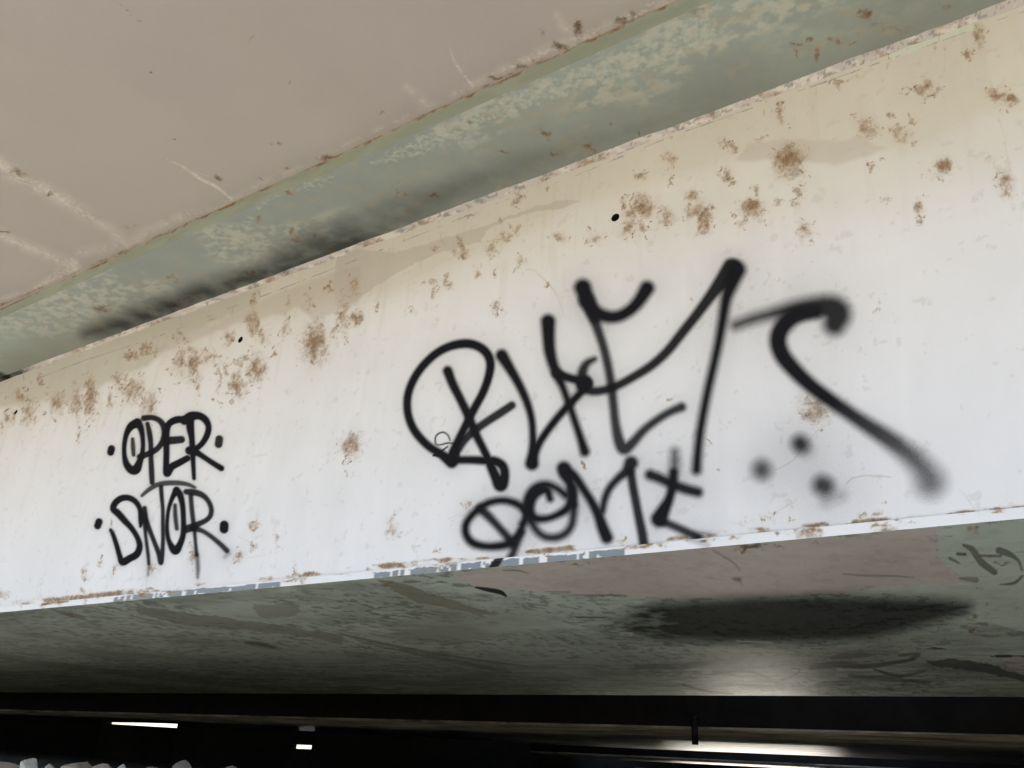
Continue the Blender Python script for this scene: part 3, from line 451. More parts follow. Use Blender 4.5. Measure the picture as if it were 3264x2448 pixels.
zone(P('B2', (270, 437), (430, 475), (560, 520), (820, 606), (1000, 665), (900, 667), (640, 610), (500, 590), (370, 530), (235, 440)), DOL*1.4, 3, 24, 3, .85)
zone(P('B1', (850, 588), (1000, 632), (1250, 665), (1600, 700), (1900, 740), (2212, 800), (2212, 860), (1900, 790), (1500, 760), (1200, 730), (900, 660), (870, 600)), DOL*1.3, 5, 30, 4, .65)
zone(P('B1', (1650, 600), (1900, 590), (1960, 650), (1900, 690), (1700, 680), (1640, 630)), DOL*1.4, 5, 30, 5, .6)
zone(P('B1', (340, 632), (560, 680), (500, 690), (400, 665)), DOL*.8, 2, 20, 4, .7)
zone(P('B3', (1580, 965), (1700, 955), (1860, 960), (2000, 990), (2080, 1020), (2230, 1060), (2230, 1100), (1900, 1030), (1620, 1000)), (.07, .075, .075), 3, 30, 6, .8)
zone(P('B3', (1550, 880), (1650, 875), (1720, 885), (1640, 892)), (.07, .07, .06), 1, 20, 6, .9)
zone(P('B3', (1980, 935), (2060, 925), (2220, 930), (2220, 942), (2050, 942)), (.05, .05, .04), 1, 20, 6, .9)
zone(P('B3', (2060, 945), (2300, 930), (2300, 1060), (2150, 1030)), MAUVE, 3, 30, 6, .8)
zone(P('B3', (920, 945), (1000, 920), (1180, 903), (1230, 920), (1150, 945), (980, 955)), DOL, 2, 20, 1, .9)
st = fbm(X*.6, Y*3.2+60*fbm(X, Y, 60, 2), 12, 5); f = (sstep(.50, .60, st)*sstep(2.05, 2.15, py/1000))[:, None]*.65; col = col*(1-f*.7)+DOL*.8*f*.7
for c, pts, cc, a in (('B1', [(-20, 728, 7), (300, 790, 8), (640, 850, 9), (980, 920, 9), (1290, 970, 9), (1600, 1015, 6), (2212, 1110, 5)], (.46, .47, .40), .55), ('B2', [(0, 790, 14), (400, 880, 20), (850, 955, 16), (1200, 1000, 10)], (.14, .14, .10), .6),
        ('B2', [(100, 830, 10), (350, 890, 12), (700, 960, 30), (1100, 1040, 20)], (.13, .13, .10), .5), ('B2', [(0, 1105, 3), (180, 1140, 4), (330, 1165, 3)], (.3, .3, .26), .5),
        ('B3', [(1040, 402, 10), (1180, 412, 14), (1350, 414, 14), (1500, 425, 8)], (.22, .22, .18), .7), ('B2', [(1500, 537, 7), (1840, 540, 7)], (.12, .13, .11), .7), ('B2', [(1320, 515, 6), (1480, 518, 10)], (.22, .21, .18), .7),
        ('B3', [(1820, 215, 20), (1880, 245, 40), (1930, 320, 46), (2020, 390, 40)], (.16, .175, .135), .85), ('B3', [(1930, 285, 16), (2060, 285, 16)], (.16, .175, .135), .85), ('B3', [(2050, 250, 46), (2110, 270, 40), (2170, 310, 20), (2200, 375, 14)], (.16, .175, .135), .85),
        ('B3', [(2200, 415, 16), (2150, 460, 20), (2060, 470, 8)], (.13, .14, .11), .9), ('B3', [(1780, 272, 20), (1830, 275, 20)], (.12, .13, .10), .9), ('B3', [(1730, 300, 22), (1790, 330, 14)], (.18, .2, .16), .8), ('B3', [(1800, 430, 16), (1900, 440, 40)], (.2, .2, .16), .7),
        ('B3', [(830, 1010, 30), (1000, 985, 44), (1200, 1000, 34), (1500, 955, 20)], (.13, .125, .095), .75), ('B3', [(1080, 1060, 20), (1300, 1080, 30), (1600, 1105, 18)], (.15, .145, .11), .6), ('B3', [(1240, 1020, 16), (1400, 1062, 22), (1560, 1035, 14)], (.12, .12, .09), .7),
        ('B3', [(1580, 1030, 14), (1700, 1050, 30), (1790, 1060, 12)], (.46, .48, .38), .7), ('B3', [(200, 1040, 22), (420, 1030, 26), (560, 1075, 12)], (.14, .13, .10), .6), ('B3', [(640, 1090, 12), (720, 1060, 10), (760, 1020, 8), (700, 1010, 6)], (.10, .10, .08), .8),
        ('B3', [(0, 1120, 18), (160, 1160, 14), (330, 1180, 8)], (.12, .10, .05), .8), ('B3', [(-300, 1000, 30), (0, 1000, 40), (250, 960, 20)], (.17, .17, .13), .6), ('B3', [(1400, 930, 12), (1530, 920, 22), (1480, 950, 18)], (.13, .12, .09), .7),
        ('B3', [(200, 250, 16), (330, 330, 14), (370, 380, 10)], (.25, .22, .17), .6), ('B2', [(1050, 378, 10), (1150, 380, 12), (1215, 402, 4)], (.2, .19, .15), .8)):
    s = stroke(px, py, cv(c, pts), 1.6, a, 0)[:, None]; col = col*(1-s)+np.array(cc)*s
sp = stroke(px, py+10*(fbm(px*.4, py, 30, 2)-.5), cv('B3', [(-620, 750, 110), (-300, 715, 230), (0, 708, 270), (700, 698, 320), (1200, 684, 290), (1500, 658, 210), (1720, 628, 130), (1840, 606, 60)]), 30, .90, 0)
sp *= np.clip(1.25*sstep(1790, 2230, px+300*(fbm(px*.22, py, 14, 3)-.5)), 0, 1)
sp = 1-(1-sp)*(1-stroke(px, py, cv('B2', [(870, 488, 12), (940, 502, 26), (1030, 520, 30), (1068, 545, 14)]), 1.5, .95, 0))
sp = 1-(1-sp)*(1-stroke(px, py, cv('B1', [(1590, 845, 14), (1670, 855, 30), (1780, 875, 16)]), 5, .6, 0))
sp = 1-(1-sp)*(1-stroke(px, py, cv('B2', [(1520, 680, 6), (1620, 684, 8), (1710, 684, 4)]), 1.5, .8, 0))
for q in ([(350, 835, 6), (580, 848, 7)], [(0, 860, 6), (90, 870, 6)], [(-400, 790, 20), (-330, 792, 24)]): sp *= 1-stroke(px, py, cv('B3', q), 2, .9, 0)
ru = spots(px, py, [('B3', [(440, 235, 70, 9, 1.2), (620, 215, 40, 5, .8), (860, 200, 40, 6, .7), (1870, 120, 25, 22, 1), (1600, 180, 60, 8, .7), (340, 440, 30, 14, .7), (1880, 760, 24, 12, 1), (1890, 680, 18, 8, .8), (1970, 605, 16, 6, .8), (1910, 510, 18, 10, .6), (2060, 330, 40, 8, .7), (1880, 330, 20, 8, .6), (2180, 615, 20, 8, .7)]),
                    ('B2', [(1520, 330, 36, 6, 1.2), (1590, 345, 14, 4, 1), (300, 470, 40, 14, .9), (150, 865, 40, 6, .7), (600, 600, 30, 6, .7)]), ('B1', [(980, 572, 24, 5, 1), (470, 668, 70, 5, .7), (860, 590, 30, 6, .6), (1920, 490, 20, 5, 1), (90, 672, 30, 4, .6)])], 1.4)
bp_.add(V, Q, col, ru, 0, sp)
# front edge of the plate, grey primer showing, with white drips
V, Q = grid(xw[::2], np.linspace(H_BOT, H_BOT+LIP, 22), lambda u, v: (u, np.full(u.shape, WEB_Y-.012), v))
px, py = to_px(V[:, 0], V[:, 1], V[:, 2]); t = (V[:, 2]-H_BOT)/LIP; n = len(px)
col = np.tile(np.array((.60, .60, .61)), (n, 1))
seg = sstep(350, 375, px)*sstep(915, 870, px)+sstep(1165, 1215, px)*sstep(2080, 1900, px)
cover = .1+.9*fbm(px, px*0+3, 90, 2)
drip = (fbm(px, t*3, 10, 5) > .66) | ((abs(px-1730) < 9) | (abs(px-1463) < 5) | (abs(px-585) < 6) | (abs(px-1870) < 8))
g = (seg > .5) & (t < np.clip(1.02-.45*cover, .35, .96)+.35*(fbm(px, px*0, 24, 1)-.5)) & ~drip & (fbm(px, t*14, 17, 6) < .74)
col[g] = (.16, .18, .20)
sp = stroke(px, py, cv('D', [(385, 985, 62), (310, 1090, 74)]), 3, .97, 0)+stroke(px, py, cv('B3', [(60, 170, 60), (160, 215, 40)]), 8, .35, 0)
ru = np.clip((fbm(px, py*2, 50, 4)-.52)*5, 0, 1)*sstep(.3, .8, t)+spots(px, py, [('B3', [(800, 140, 60, 30, 1), (1310, 110, 55, 26, .9), (600, 120, 60, 8, .8)]), ('B1', [(930, 545, 10, 30, 1.1), (1880, 440, 50, 10, 1), (1960, 455, 12, 22, .8), (275, 610, 10, 20, .7), (395, 600, 10, 20, .7), (545, 575, 9, 30, .9), (125, 620, 10, 16, .6)]),
     ('B2', [(2000, 205, 60, 14, 1.2), (1300, 275, 40, 5, 1), (620, 360, 9, 10, 1), (570, 360, 8, 10, 1), (525, 362, 7, 10, 1), (485, 375, 7, 18, .8)])])
bp_.add(V, Q, col, ru, 0, sp)
L0, L1 = -60, 7.0
bp_.add([(L0, WEB_Y-.012, H_BOT+LIP), (L1, WEB_Y-.012, H_BOT+LIP), (L1, G1, H_BOT+LIP), (L0, G1, H_BOT+LIP)], [(0, 1, 2, 3)], (.3, .3, .3))
bp_.add([(L0, G1, H_BOT), (L1, G1, H_BOT), (L1, G1, H_BOT+LIP), (L0, G1, H_BOT+LIP)], [(3, 2, 1, 0)], (.3, .3, .3))
o = bp_.build('bottom_flange', M_UNDER, g1); o['label'] = 'grey green mottled underside plate with a wide black sprayed oval'
o.data.materials.append(M_LIP)
nu = (len(xb)-1)*(len(yb)-1); nl = (len(xw[::2])-1)*21
mi = np.zeros(len(o.data.polygons), np.int32); mi[nu:nu+nl] = 1; o.data.polygons.foreach_set('material_index', mi)
# back web
box_obj('back_web', M_DARK, L0, L1, G1-.03, G1-.012, H_BOT+LIP+.001, H_TOP-.001, g1)
# top flange: underside, front edge
tf = Patch()
V, Q = grid(xw[::2], np.linspace(FL_Y, WEB_Y+.15, 150), lambda u, v: (u, v, np.full(u.shape, H_TOP)), True)
px, py = to_px(V[:, 0], V[:, 1], V[:, 2]); n = len(px); X, Y = V[:, 0]*100, V[:, 1]*100
FG = np.array((.28, .315, .275)); col = np.tile(FG, (n, 1))
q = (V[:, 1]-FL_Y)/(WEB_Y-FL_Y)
f = (sstep(.36, .72, fbm(X*.6, Y, 20, 1))*.35)[:, None]; col = col*(1-f)+np.array((.35, .41, .35))*f
f = (sstep(.9, .5, q)*sstep(.44, .56, fbm(X*.5, Y, 30, 3)+.12*(.35-q))*sstep(.36, .66, fbm(X*.8, Y, 2.2, 5))*.62)[:, None]; col = col*(1-f)+np.array((.52, .51, .41))*f
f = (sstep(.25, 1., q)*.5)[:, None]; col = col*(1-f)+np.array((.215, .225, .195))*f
f = (sstep(.58, .74, fbm(X*.8, Y, 4, 2))*.28)[:, None]; col = col*(1-f)+np.array((.40, .33, .20))*f
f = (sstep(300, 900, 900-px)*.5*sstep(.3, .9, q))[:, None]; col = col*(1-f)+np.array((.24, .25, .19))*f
sp = stroke(px, py, cv('A4', [(560, 500, 60), (800, 440, 150), (1100, 330, 170), (1400, 210, 150), (1700, 120, 130), (2000, 40, 130), (2212, -60, 150), (2500, -160, 120)]), 38, .78, 0)
sp = np.maximum(sp, stroke(px, py, cv('A2', [(-400, 1700, 160, 50, .7), (-100, 1580, 230, 55, .68), (200, 1470, 220, 55, .6), (500, 1340, 200, 55, .5), (800, 1200, 170, 50, .4), (1200, 1050, 140, 50, .3), (1700, 900, 110, 45, .22), (2212, 730, 80, 40, .12), (2700, 560, 60, 40, .05)]), 55, .62, 0))
sp = sp*np.clip(.35+1.1*fbm(X, Y, 9, 2), 0, 1.05); sp = np.clip(sp, 0, 1)
sp = np.maximum(sp, stroke(px, py, cv('A4', [(-30, 770, 60), (30, 790, 50)]), 4, .8, 0))
ru = spots(px, py, [('A2', [(1320, 860, 28, 30), (1610, 945, 38, 30, .9), (1750, 785, 18, 18), (1380, 1010, 34, 12, .8), (600, 1270, 34, 20, .9), (380, 1265, 24, 20, .8), (790, 690, 50, 16, .8), (820, 815, 16, 16), (700, 780, 20, 10), (930, 750, 30, 12, .7), (1070, 990, 22, 10), (1240, 980, 14, 10), (1650, 515, 10, 10), (1940, 880, 10, 14), (1400, 385, 40, 12, .6), (450, 1390, 30, 20, .7)]),
     ('A3', [(865, 350, 26, 32, 1.1), (1000, 255, 34, 24), (820, 260, 12, 20), (750, 290, 30, 8), (720, 340, 8, 20), (1210, 100, 38, 26, 1.1), (1640, 180, 30, 16), (1700, 40, 40, 20, .5), (1400, 350, 50, 18), (1100, 290, 20, 10), (110, 60, 60, 30, .6), (1300, 200, 120, 40, .5)]),
     ('A4', [(1115, 320, 40, 18), (640, 340, 60, 20, .7), (1120, 150, 40, 14, .8), (1620, 110, 50, 12, .9), (1160, 290, 30, 12, .8), (1500, 180, 40, 12, .6), (320, 715, 30, 20, .6)]), ('A1', [(1860, 1250, 30, 14, .8), (1890, 1500, 20, 30, .8), (1930, 1550, 40, 20, .7), (1680, 1430, 14, 20), (2050, 1540, 30, 16, .6), (1110, 1515, 24, 10, .9)])], 1.4)
pl = stroke(px, py, cv('A2', [(200, 1060, 60), (500, 950, 130), (900, 760, 110), (1400, 570, 160), (1900, 380, 200), (2212, 250, 260), (2350, 200, 200)]), 18, .75, 0)+stroke(px, py, cv('A1', [(1250, 1470, 80), (1500, 1540, 120), (1750, 1290, 60), (2000, 1200, 80), (2212, 1130, 50)]), 14, .6, 0)+stroke(px, py, cv('A4', [(630, 180, 20), (720, 160, 40), (780, 185, 16)]), 4, .7, 0)
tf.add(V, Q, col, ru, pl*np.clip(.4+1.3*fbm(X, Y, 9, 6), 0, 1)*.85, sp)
V, Q = grid(xw[::2], np.linspace(H_TOP, H_TOP+FL_T, 16), lambda u, v: (u, np.full(u.shape, FL_Y), v))
px, py = to_px(V[:, 0], V[:, 1], V[:, 2]); n = len(px); X = V[:, 0]*100; t = (V[:, 2]-H_TOP)/FL_T
col = np.tile(np.array((.205, .235, .19)), (n, 1)); f = (sstep(.45, .65, fbm(X*.3, V[:, 2]*100, 5, 3))*.5)[:, None]; col = col*(1-f)+np.array((.25, .29, .24))*f
f = (sstep(.58, .7, fbm(X*.5, V[:, 2]*160, 8, 6))*.35)[:, None]; col = col*(1-f)+np.array((.24, .24, .17))*f
rl = np.clip(.45+1.4*(fbm(px, py*0, 60, 3)-.35), 0, 1.1)*sstep(.72, 1.0, t+.35*(vn(px, px*0, 22, 1)-.5))
tf.add(V, Q, col, rl*1.5*(t > .78), 0, 0)
tf.add([(L0, WEB_Y+.15, H_TOP), (L1, WEB_Y+.15, H_TOP), (L1, WEB_Y+.15, H_TOP+FL_T), (L0, WEB_Y+.15, H_TOP+FL_T)], [(0, 1, 2, 3)], (.3, .3, .3))
o = tf.build('top_flange', M_FLANGE, g1); o['label'] = 'pale green overhanging top flange with flaking cream blotches and black overspray'
for x in (L0+.02, L1-.02): box_obj('end_plate', M_DARK, x-.01, x+.01, WEB_Y+.02, G1-.035, H_BOT+LIP+.002, H_TOP-.002, g1)

# ------------------------------------------------------------------ deck with its soffit; openings added between girders to let sun through
dk = thing('bridge_deck', 'grey brown concrete deck slab overhead with white salt streaks on its soffit', 'bridge deck', None, (0, 2, H_SOF))
sf = Patch(); xs = cols(lambda x: on_level(x, 300, H_SOF), -80, 2400, 3.4); xs = np.concatenate([np.linspace(-5, xs[0]-.005, 420), xs]); xs = np.concatenate([np.linspace(-60, xs[0]-.1, 80), xs, np.linspace(xs[-1]+.03, 7, 120)])
ys = np.concatenate([[-.5, -.2, 0], np.linspace(.3, FL_Y+.012, 420)])
V, Q = grid(xs, ys, lambda u, v: (u, v, np.full(u.shape, H_SOF)), True)
px, py = to_px(V[:, 0], V[:, 1], V[:, 2]); n = len(px); X, Y = V[:, 0]*100, V[:, 1]*100
MV = np.array((.41, .362, .328)); col = np.tile(MV, (n, 1)); f = sstep(.35, .7, fbm(X, Y, 70, 1))[:, None]; col = col*(1-f*.6)+np.array((.425, .39, .33))*f*.6
pl = np.zeros(n)
for c, pts, soft, d in (('A1', [(-60, 1000, 70), (60, 1110, 90), (230, 1200, 90), (400, 1290, 80), (560, 1390, 60), (700, 1480, 50), (830, 1600, 60)], 22, .85), ('A1', [(-60, 1470, 50), (40, 1540, 60), (180, 1600, 60), (300, 1650, 60), (480, 1740, 70)], 20, .85),
        ('A1', [(1080, 1030, 6), (1200, 1090, 18), (1300, 1160, 20), (1400, 1210, 20), (1500, 1290, 18)], 3, 1.0), ('A1', [(1240, 1110, 8), (1350, 1140, 3)], 2, .7), ('A2', [(700, 300, 5), (735, 400, 14), (790, 480, 20), (850, 555, 30)], 5, .8),
        ('A2', [(420, 560, 30), (520, 650, 60), (560, 710, 60)], 18, .6), ('A2', [(1400, 100, 40), (1440, 180, 50), (1560, 230, 40)], 14, .6),
        ('A1', [(500, 1640, 50), (800, 1590, 70), (1000, 1480, 60), (1250, 1380, 50), (1450, 1330, 40), (1700, 1190, 40), (2212, 960, 30)], 16, .62), ('A2', [(0, 950, 24), (500, 720, 30), (950, 500, 40), (1250, 360, 70), (1700, 180, 70), (2100, 0, 90)], 14, .66), ('A4', [(0, 280, 30), (250, 200, 30), (450, 60, 120)], 10, .7)):
    pl = np.maximum(pl, stroke(px, py, cv(c, pts), soft, d, 0))
pl = pl*.8*(.6+.6*fbm(px, py, 60, 6)); f = np.clip(pl*.8*sstep(.25, .7, fbm(px, py, 40, 2)), 0, .5)[:, None]; col = col*(1-f)+np.array((.66, .60, .52))*f
ru = spots(px, py, [('A2', [(1530, 165, 32, 36, 1.2), (1410, 305, 36, 16, 1.1), (1010, 510, 40, 18, 1.1), (1180, 440, 30, 14), (1270, 400, 20, 16), (270, 740, 20, 10), (1800, 150, 30, 20, .8), (1890, 90, 30, 30, .7), (1310, 200, 14, 30, .5), (1650, 220, 40, 14, .6)]),
     ('A1', [(910, 140, 18, 10, .9), (330, 1270, 16, 14, 1.1), (120, 1130, 50, 24, .8), (1405, 1150, 20, 18, .9), (2100, 1030, 34, 18, 1), (1860, 1110, 24, 14, .9), (1810, 935, 20, 10, .7), (1740, 940, 14, 8, .6), (310, 103, 12, 6, .6), (1620, 268, 8, 6, .9), (1868, 533, 9, 9, .8), (980, 462, 6, 5, .8), (1120, 893, 6, 5, .8), (830, 1460, 30, 8, .7), (770, 30, 14, 6, .7), (830, 70, 30, 4, .6), (20, 1505, 30, 10, .9), (1700, 1165, 20, 8, .8)])], 1.4)
ln = stroke(px, py, np.array([[-80, 1008, 8], [0, 974, 8], [1088, 498, 8], [1558, 268, 8], [2176, -4, 9], [2400, -100, 9]], float), 7, 1, 0, False)
ru = np.maximum(ru, ln*np.clip(.35+1.6*(fbm(px, py, 50, 3)-.25), 0, 1.2)); ru = np.maximum(ru, stroke(px, py, cv('A1', [(740, 5, 3), (930, 150, 4), (1040, 245, 2)]), 2, .45, 0))
sf.add(V, Q, col, ru, pl, 0)
S0 = FL_Y+.012
def slab(x0, x1, y0, y1): sf.box(x0, x1, y0, y1, H_SOF, H_SOF+DECK_T, (.05, .05, .05))  # shade between girders put into the near-black slab colour
sf.box(L0, L1, -.5, S0, H_SOF+.0, H_SOF+DECK_T, (.4, .38, .35), skip='db')
SUN_GAPS = [(5.85, 7.0, [(-2.25, -1.6)]), (11.5, 13.6, [(-5.4, -3.2)]), (16.4, 18.8, [(-7.3, -4.7)])]  # unseen openings, placed to drop sun onto the slabs below
y = S0
for y0, y1, op in SUN_GAPS:
    slab(L0, L1, y, y0); x = L1
    for a, b in sorted(op, key=lambda q: -q[1]):
        slab(b, x, y0, y1); x = a
    slab(L0, x, y0, y1); y = y1
slab(L0, L1, y, 22.0)
o = sf.build('soffit', M_SOFFIT, dk)
box_obj('parapet', M_CONC, L0, L1, -.5, -.25, H_SOF+DECK_T+.002, H_SOF+DECK_T+.9, dk)
box_obj('parapet', M_CONC, L0, L1, 21.7, 22.0, H_SOF+DECK_T+.002, H_SOF+DECK_T+.9, dk)

# ------------------------------------------------------------------ the girders beyond, dark webs and streaked undersides
def far_girder(y0, far, lab, x0=-60, x1=7):
    g = thing('box_girder', lab, 'bridge girder', 'box girders of the bridge', (0, y0, H_BOT))
    p = Patch(); n = len(far)                # underside follows the measured back edge
    V = [(x, y0, H_BOT) for x, _ in far]+[(x, y, H_BOT) for x, y in far]+[(x, y0, H_BOT+.02) for x, _ in far]+[(x, y, H_BOT+.02) for x, y in far]
    q = []
    for i in range(n-1): q += [(i, i+n, i+n+1, i+1), (i+2*n, i+1+2*n, i+1+3*n, i+3*n), (i, i+1, i+1+2*n, i+2*n), (i+n, i+3*n, i+1+3*n, i+1+n)]
    p.add(V, q); p.build('bottom_flange', M_STREAK, g)
    p = Patch(); V = [(x, y0+.012, H_BOT+.021) for x, _ in far]+[(x, y0+.012, H_SOF-.002) for x, _ in far]
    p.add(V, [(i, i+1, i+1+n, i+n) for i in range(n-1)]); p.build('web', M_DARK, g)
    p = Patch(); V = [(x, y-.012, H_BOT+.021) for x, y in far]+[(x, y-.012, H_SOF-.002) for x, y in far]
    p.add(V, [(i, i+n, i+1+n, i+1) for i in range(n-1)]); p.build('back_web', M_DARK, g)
    return g
far_girder(7.62, [(-60, 9.3), (-30, 9.3), (-17, 9.62), (-13, 9.55), (-9, 10.8), (-6, 11.45), (0, 11.45), (7, 11.45)], 'dark box girder next beyond the near white one, its underside a thin green strip')
far_girder(14.35, [(-14, 16.2), (-10, 16.2), (7, 16.2)], 'farthest dark box girder seen as a sliver at the bottom edge')

# added dark wall, cut with two slots to frame the daylight
wl = thing('slot_frame_wall', 'added black wall under the far girders with two narrow daylight slots', 'wall', None, (0, 12.9, BANK))
WY = 12.9
def slot(pts): return [on_wall(x, y, WY) for x, y in pts]
def wall_with_slots():
    s1 = slot([(328, 2300), (567, 2303), (567, 2320), (328, 2306)]); s2 = slot([(917, 2371), (994, 2374), (993, 2388), (918, 2385)])
    xs_ = sorted([-60, -9.3]+[s1[0][0], s1[1][0], s2[0][0], s2[1][0]]); zt = H_SOF-.003; zb = BANK-.3
    p = Patch(); d = .25
    def col_(xa, xb, lo, hi):                # lo/hi: (z at xa, z at xb)
        if hi[0]-lo[0] < 1e-5: return
        V = [(xa, WY, lo[0]), (xb, WY, lo[1]), (xb, WY, hi[1]), (xa, WY, hi[0]), (xa, WY+d, lo[0]), (xb, WY+d, lo[1]), (xb, WY+d, hi[1]), (xa, WY+d, hi[0])]
        p.add(V, [(0, 1, 2, 3), (5, 4, 7, 6), (0, 4, 5, 1), (3, 2, 6, 7), (0, 3, 7, 4), (1, 5, 6, 2)])
    for xa, xb in zip(xs_[:-1], xs_[1:]):
        hit = None
        for s in (s1, s2):
            if abs(xa-s[0][0]) < 1e-6: hit = s
        if hit is None: col_(xa, xb, (zb, zb), (zt, zt))
        else: col_(xa, xb, (zb, zb), (hit[3][2], hit[2][2])); col_(xa, xb, (hit[0][2], hit[1][2]), (zt, zt))
    return p
wall_with_slots().build('wall_panel', M_BLACKOUT, wl)

ew = thing('sky_block_wall', 'added black wall blocking the sky behind the farthest girder', 'wall', None, (0, 20.6, BANK))  # wall added to block sky light past the last girder
box_obj('wall_panel', M_BLACKOUT, -9.3, L1, 20.6, 20.85, BANK-.3, H_SOF-.003, ew)
box_obj('wall_return', M_BLACKOUT, -9.55, -9.302, 13.16, 20.85, BANK-.3, H_SOF-.003, ew)
for x in (L0-.27, L1+.02):  # unseen walls, added to keep light out at both ends
    e2 = thing('end_block_wall', 'unseen dark wall added to block light at the %s end' % ('left' if x < 0 else 'right'), 'wall', None, (x, 10, BANK))
    box_obj('wall_panel', M_BLACKOUT, x, x+.25, 2.3, 22, BANK-.3, H_SOF-.003, e2)
# short drain pipe hanging in front of the second girder
q0 = on_wall(2216, 2374, 7.5); dp = thing('drain_pipe', 'short black drain pipe hanging below the second girder against the bright streak', 'pipe', None, tuple(q0))
def tube(x, y, z0, z1, r, n=16):
    p = Patch(); an = np.linspace(0, 2*math.pi, n, endpoint=False)
    ring = lambda z, rr: np.stack([x+rr*np.cos(an), y+rr*np.sin(an), np.full(n, z)], 1)
    V = np.vstack([ring(z0, r), ring(z1, r), ring(z0, r*.8), ring(z1, r*.8)]); q = []
    for j in range(n):
        k = (j+1) % n; q += [(j, k, n+k, n+j), (2*n+k, 2*n+j, 3*n+j, 3*n+k), (k, j, 2*n+j, 2*n+k), (n+j, n+k, 3*n+k, 3*n+j)]
    p.add(V, q); return p
tube(q0[0], q0[1], q0[2], H_BOT+.10, .028).build('pipe_shaft', M_PIPE, dp)
tube(q0[0], q0[1], H_BOT+.06, H_BOT+.10, .036).build('pipe_collar', M_PIPE, dp)

# ------------------------------------------------------------------ ground
def bank_z(x, y):                            # riprap bank, higher to the left, lowered on the right to let bounce light in
    hi = np.interp(y, [-400, -12, -1.2, .2, 1.5, 400], [-3.4, -1.6, -.35, -.02, BANK-.02, BANK-.02])
    lo = np.interp(y, [-400, -12, -1.2, .2, 3.0, 4.6, 400], [-3.4, -1.6, -.35, -.05, BANK-.62, BANK-.02, BANK-.02])
    f = sstep(-1.2, -3.4, x); return lo*(1-f)+hi*f
us = np.unique(np.concatenate([np.linspace(-300, -40, 20), np.linspace(-40, 12, 220), np.linspace(12, 300, 20)]))
vs = np.unique(np.concatenate([np.linspace(-400, -12, 24), np.linspace(-12, 24, 190), np.linspace(24, 400, 24)]))
V, Q = grid(us, vs, lambda u, v: (u, v, np.zeros(u.shape)))
y_ = V[:, 1]; prof = bank_z(V[:, 0], y_)
k_ = sstep(30, 22, np.abs(y_))*1.0; V[:, 2] = prof+(fbm(V[:, 0]*10, V[:, 1]*10, 14, 2)-.5)*.09*k_
dn = sstep(22.2, 24, y_); V[:, 2] -= dn*1.5
p = Patch(); p.add(V, Q); o = p.build('ground', M_BANK); o['kind'] = 'structure'

V, Q = grid(np.linspace(-300, 300, 121), np.concatenate([np.linspace(-400, -30, 20), np.linspace(-28, -6.4, 40)]), lambda u, v: (u, v, np.interp(v, [-400, -12, -1.2], [-3.4, -1.6, -.35])+.10+.1*fbm(u*10, v*10, 30, 2)))  # unseen dark field, added to cut low bounce under the girder
p = Patch(); p.add(V, Q); o = p.build('absorber_field', M_ABSORB); o['kind'] = 'structure'
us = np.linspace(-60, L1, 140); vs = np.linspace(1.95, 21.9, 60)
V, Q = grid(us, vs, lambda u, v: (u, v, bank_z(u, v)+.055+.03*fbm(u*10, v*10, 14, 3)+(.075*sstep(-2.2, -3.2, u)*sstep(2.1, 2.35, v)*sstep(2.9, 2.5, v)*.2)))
p = Patch(); p.add(V, Q); o = p.build('soil', M_SOIL); o['kind'] = 'structure'  # dark sheet stands for shade beneath the bridge
for a, b, y0, y1, h in ((-2.35, -1.55, 5.25, 6.3, .125), (-5.35, -3.1, 10.7, 13.2, .27), (-7.6, -4.4, 14.8, 18.4, .325)):  # added pale slabs, reflect the sun beams onto the undersides
    o = box_obj('bounce_slab', M_PALE, a, b, y0, y1, BANK-.1, EYE+h); o['kind'] = 'structure'

def rock(seed, sx, sy, sz, m, loc, name='rock', rot=0.0, sharp=.25):
    r = np.random.default_rng(seed); n = 22; k = 14
    th = np.linspace(0, 2*math.pi, n, endpoint=False); ph = np.linspace(.02, math.pi-.02, k)
    T_, P_ = np.meshgrid(th, ph); d = np.stack([np.sin(P_)*np.cos(T_), np.sin(P_)*np.sin(T_), np.cos(P_)], -1).reshape(-1, 3)
    R = np.ones(len(d))*1.25
    for _ in range(15):                      # chipped facets
        a = r.normal(size=3); a /= np.linalg.norm(a); c = r.uniform(.66, .98); dd = d@a; R = np.where(dd > .05, np.minimum(R, c/np.maximum(dd, .05)), R)
    R *= 1+sharp*.25*(fbm(d[:, 0]*9+30, d[:, 1]*9+d[:, 2]*7+40, 5, seed)-.5)
    V = d*R[:, None]*np.array([sx, sy, sz]); c, s = math.cos(rot), math.sin(rot); V = np.stack([V[:, 0]*c-V[:, 2]*s, V[:, 1], V[:, 0]*s+V[:, 2]*c], 1)
    i = (np.arange(k-1)[:, None]*n+np.arange(n)[None]); j = (np.arange(k-1)[:, None]*n+(np.arange(n)+1)[None] % n)
    Q = np.stack([i.ravel(), (i+n).ravel(), (j+n).ravel(), j.ravel()], 1)
    p = Patch(); p.add(V, Q); o = p.build(name, m); o.location = loc; return o
def rock_at(px_, top, wpx, hpx, m, seed, lab, Y=1.75, rot=0, q=.6):
    c = on_wall(px_, top, Y); e = on_wall(px_+wpx/2, top, Y); sx = abs(e[0]-c[0])*.95; b = on_wall(px_, top+hpx, Y); sz = abs(c[2]-b[2])
    o = rock(seed, sx, sx*.8, sz, m, (c[0], Y, c[2]-sz*.97), rot=rot); o['label'] = lab; o['category'] = 'rock'; o['group'] = 'loose stones along the bank edge'; return o
rock_at(10, 2424, 110, 60, M_ROCK, 3, 'brown stone cut by the left edge at the bottom corner')
rock_at(100, 2404, 36, 70, M_ROCK2, 4, 'pale grey upright stone standing above the other stones', rot=.45)
rock_at(258, 2431, 96, 50, M_ROCK, 5, 'wide brown domed stone right of the pale upright one')
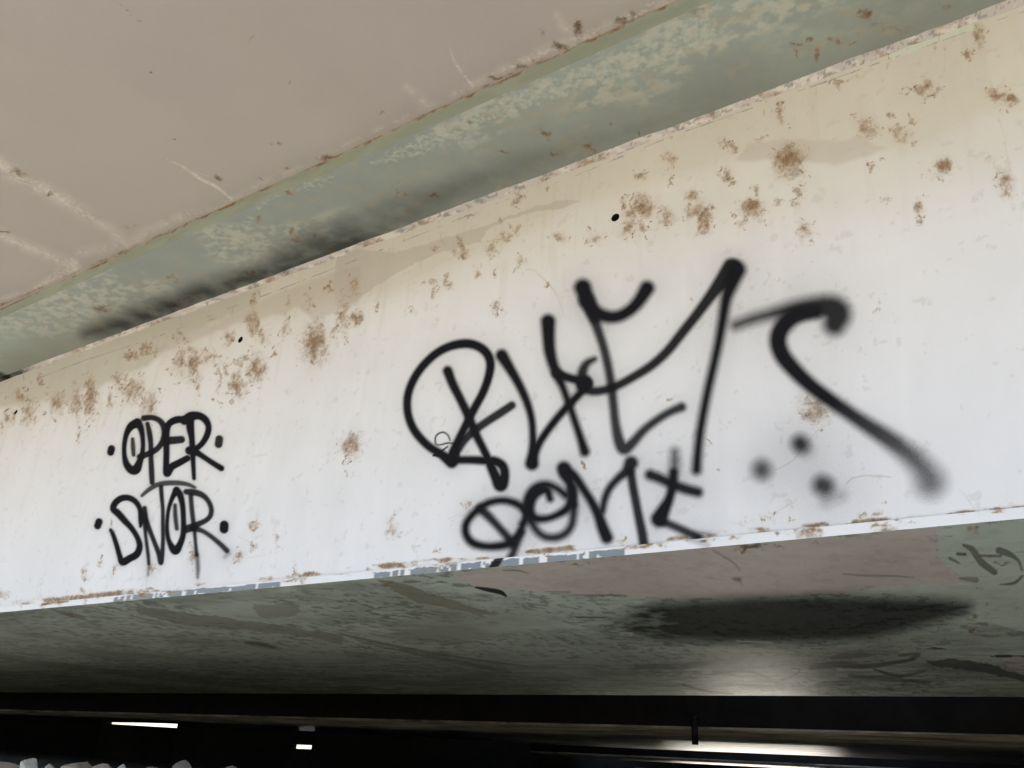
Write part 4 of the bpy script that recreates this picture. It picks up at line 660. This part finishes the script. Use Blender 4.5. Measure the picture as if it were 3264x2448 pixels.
rock_at(322, 2438, 52, 40, M_ROCK, 9, 'small tan stone touching the wide brown one')
rock_at(390, 2437, 28, 46, M_ROCK2, 7, 'narrow grey stone leaning alone in the shade', rot=.35)
rock_at(488, 2437, 50, 40, M_ROCK3, 8, 'dim reddish stone between the narrow grey and round shaded ones')
rock_at(598, 2433, 64, 46, M_ROCK3, 12, 'round shade-darkened stone farther right, last clear one before the gloom', Y=1.9)
rock_at(745, 2443, 44, 40, M_ROCK3, 14, 'faint low stone barely rising over the bottom edge', Y=2.0)
rock_at(170, 2443, 60, 40, M_ROCK, 15, 'low stone in the dip between the pale upright and wide brown ones')
# the rest of the riprap on the slope, below the frame
bm = Patch()
for i in range(420):
    x = random.uniform(-9, 4); y = random.uniform(-1.4, 1.62); r0 = random.uniform(.06, .15)
    z = float(bank_z(np.array([x]), np.array([y]))[0]); z = min(z+r0*.25, EYE-.22-r0 if y > 1.0 else 9)
    if math.hypot(x, y) < .35: continue
    r = np.random.default_rng(i); n, k = 9, 6; th = np.linspace(0, 2*math.pi, n, endpoint=False); ph = np.linspace(.05, math.pi-.05, k)
    T_, P_ = np.meshgrid(th, ph); d = np.stack([np.sin(P_)*np.cos(T_), np.sin(P_)*np.sin(T_), np.cos(P_)], -1).reshape(-1, 3)
    R = np.ones(len(d))*1.2
    for _ in range(10):
        a = r.normal(size=3); a /= np.linalg.norm(a); dd = d@a; R = np.where(dd > .05, np.minimum(R, r.uniform(.7, 1)/np.maximum(dd, .05)), R)
    ii = (np.arange(k-1)[:, None]*n+np.arange(n)[None]); jj = (np.arange(k-1)[:, None]*n+(np.arange(n)+1)[None] % n)
    bm.add(d*R[:, None]*r0*np.array([1, .85, .7])+np.array([x, y, z]), np.stack([ii.ravel(), (ii+n).ravel(), (jj+n).ravel(), jj.ravel()], 1))
o = bm.build('riprap', M_ROCK); o['kind'] = 'stuff'; o['label'] = 'loose riprap stones covering the bank below the bridge'; o['category'] = 'riprap'
# parked far behind: nothing; end
for ob in sc.objects:
    if ob.type == 'MESH' and ob.name.startswith(('rock', 'riprap')): ob.data.polygons.foreach_set('use_smooth', [False]*len(ob.data.polygons))
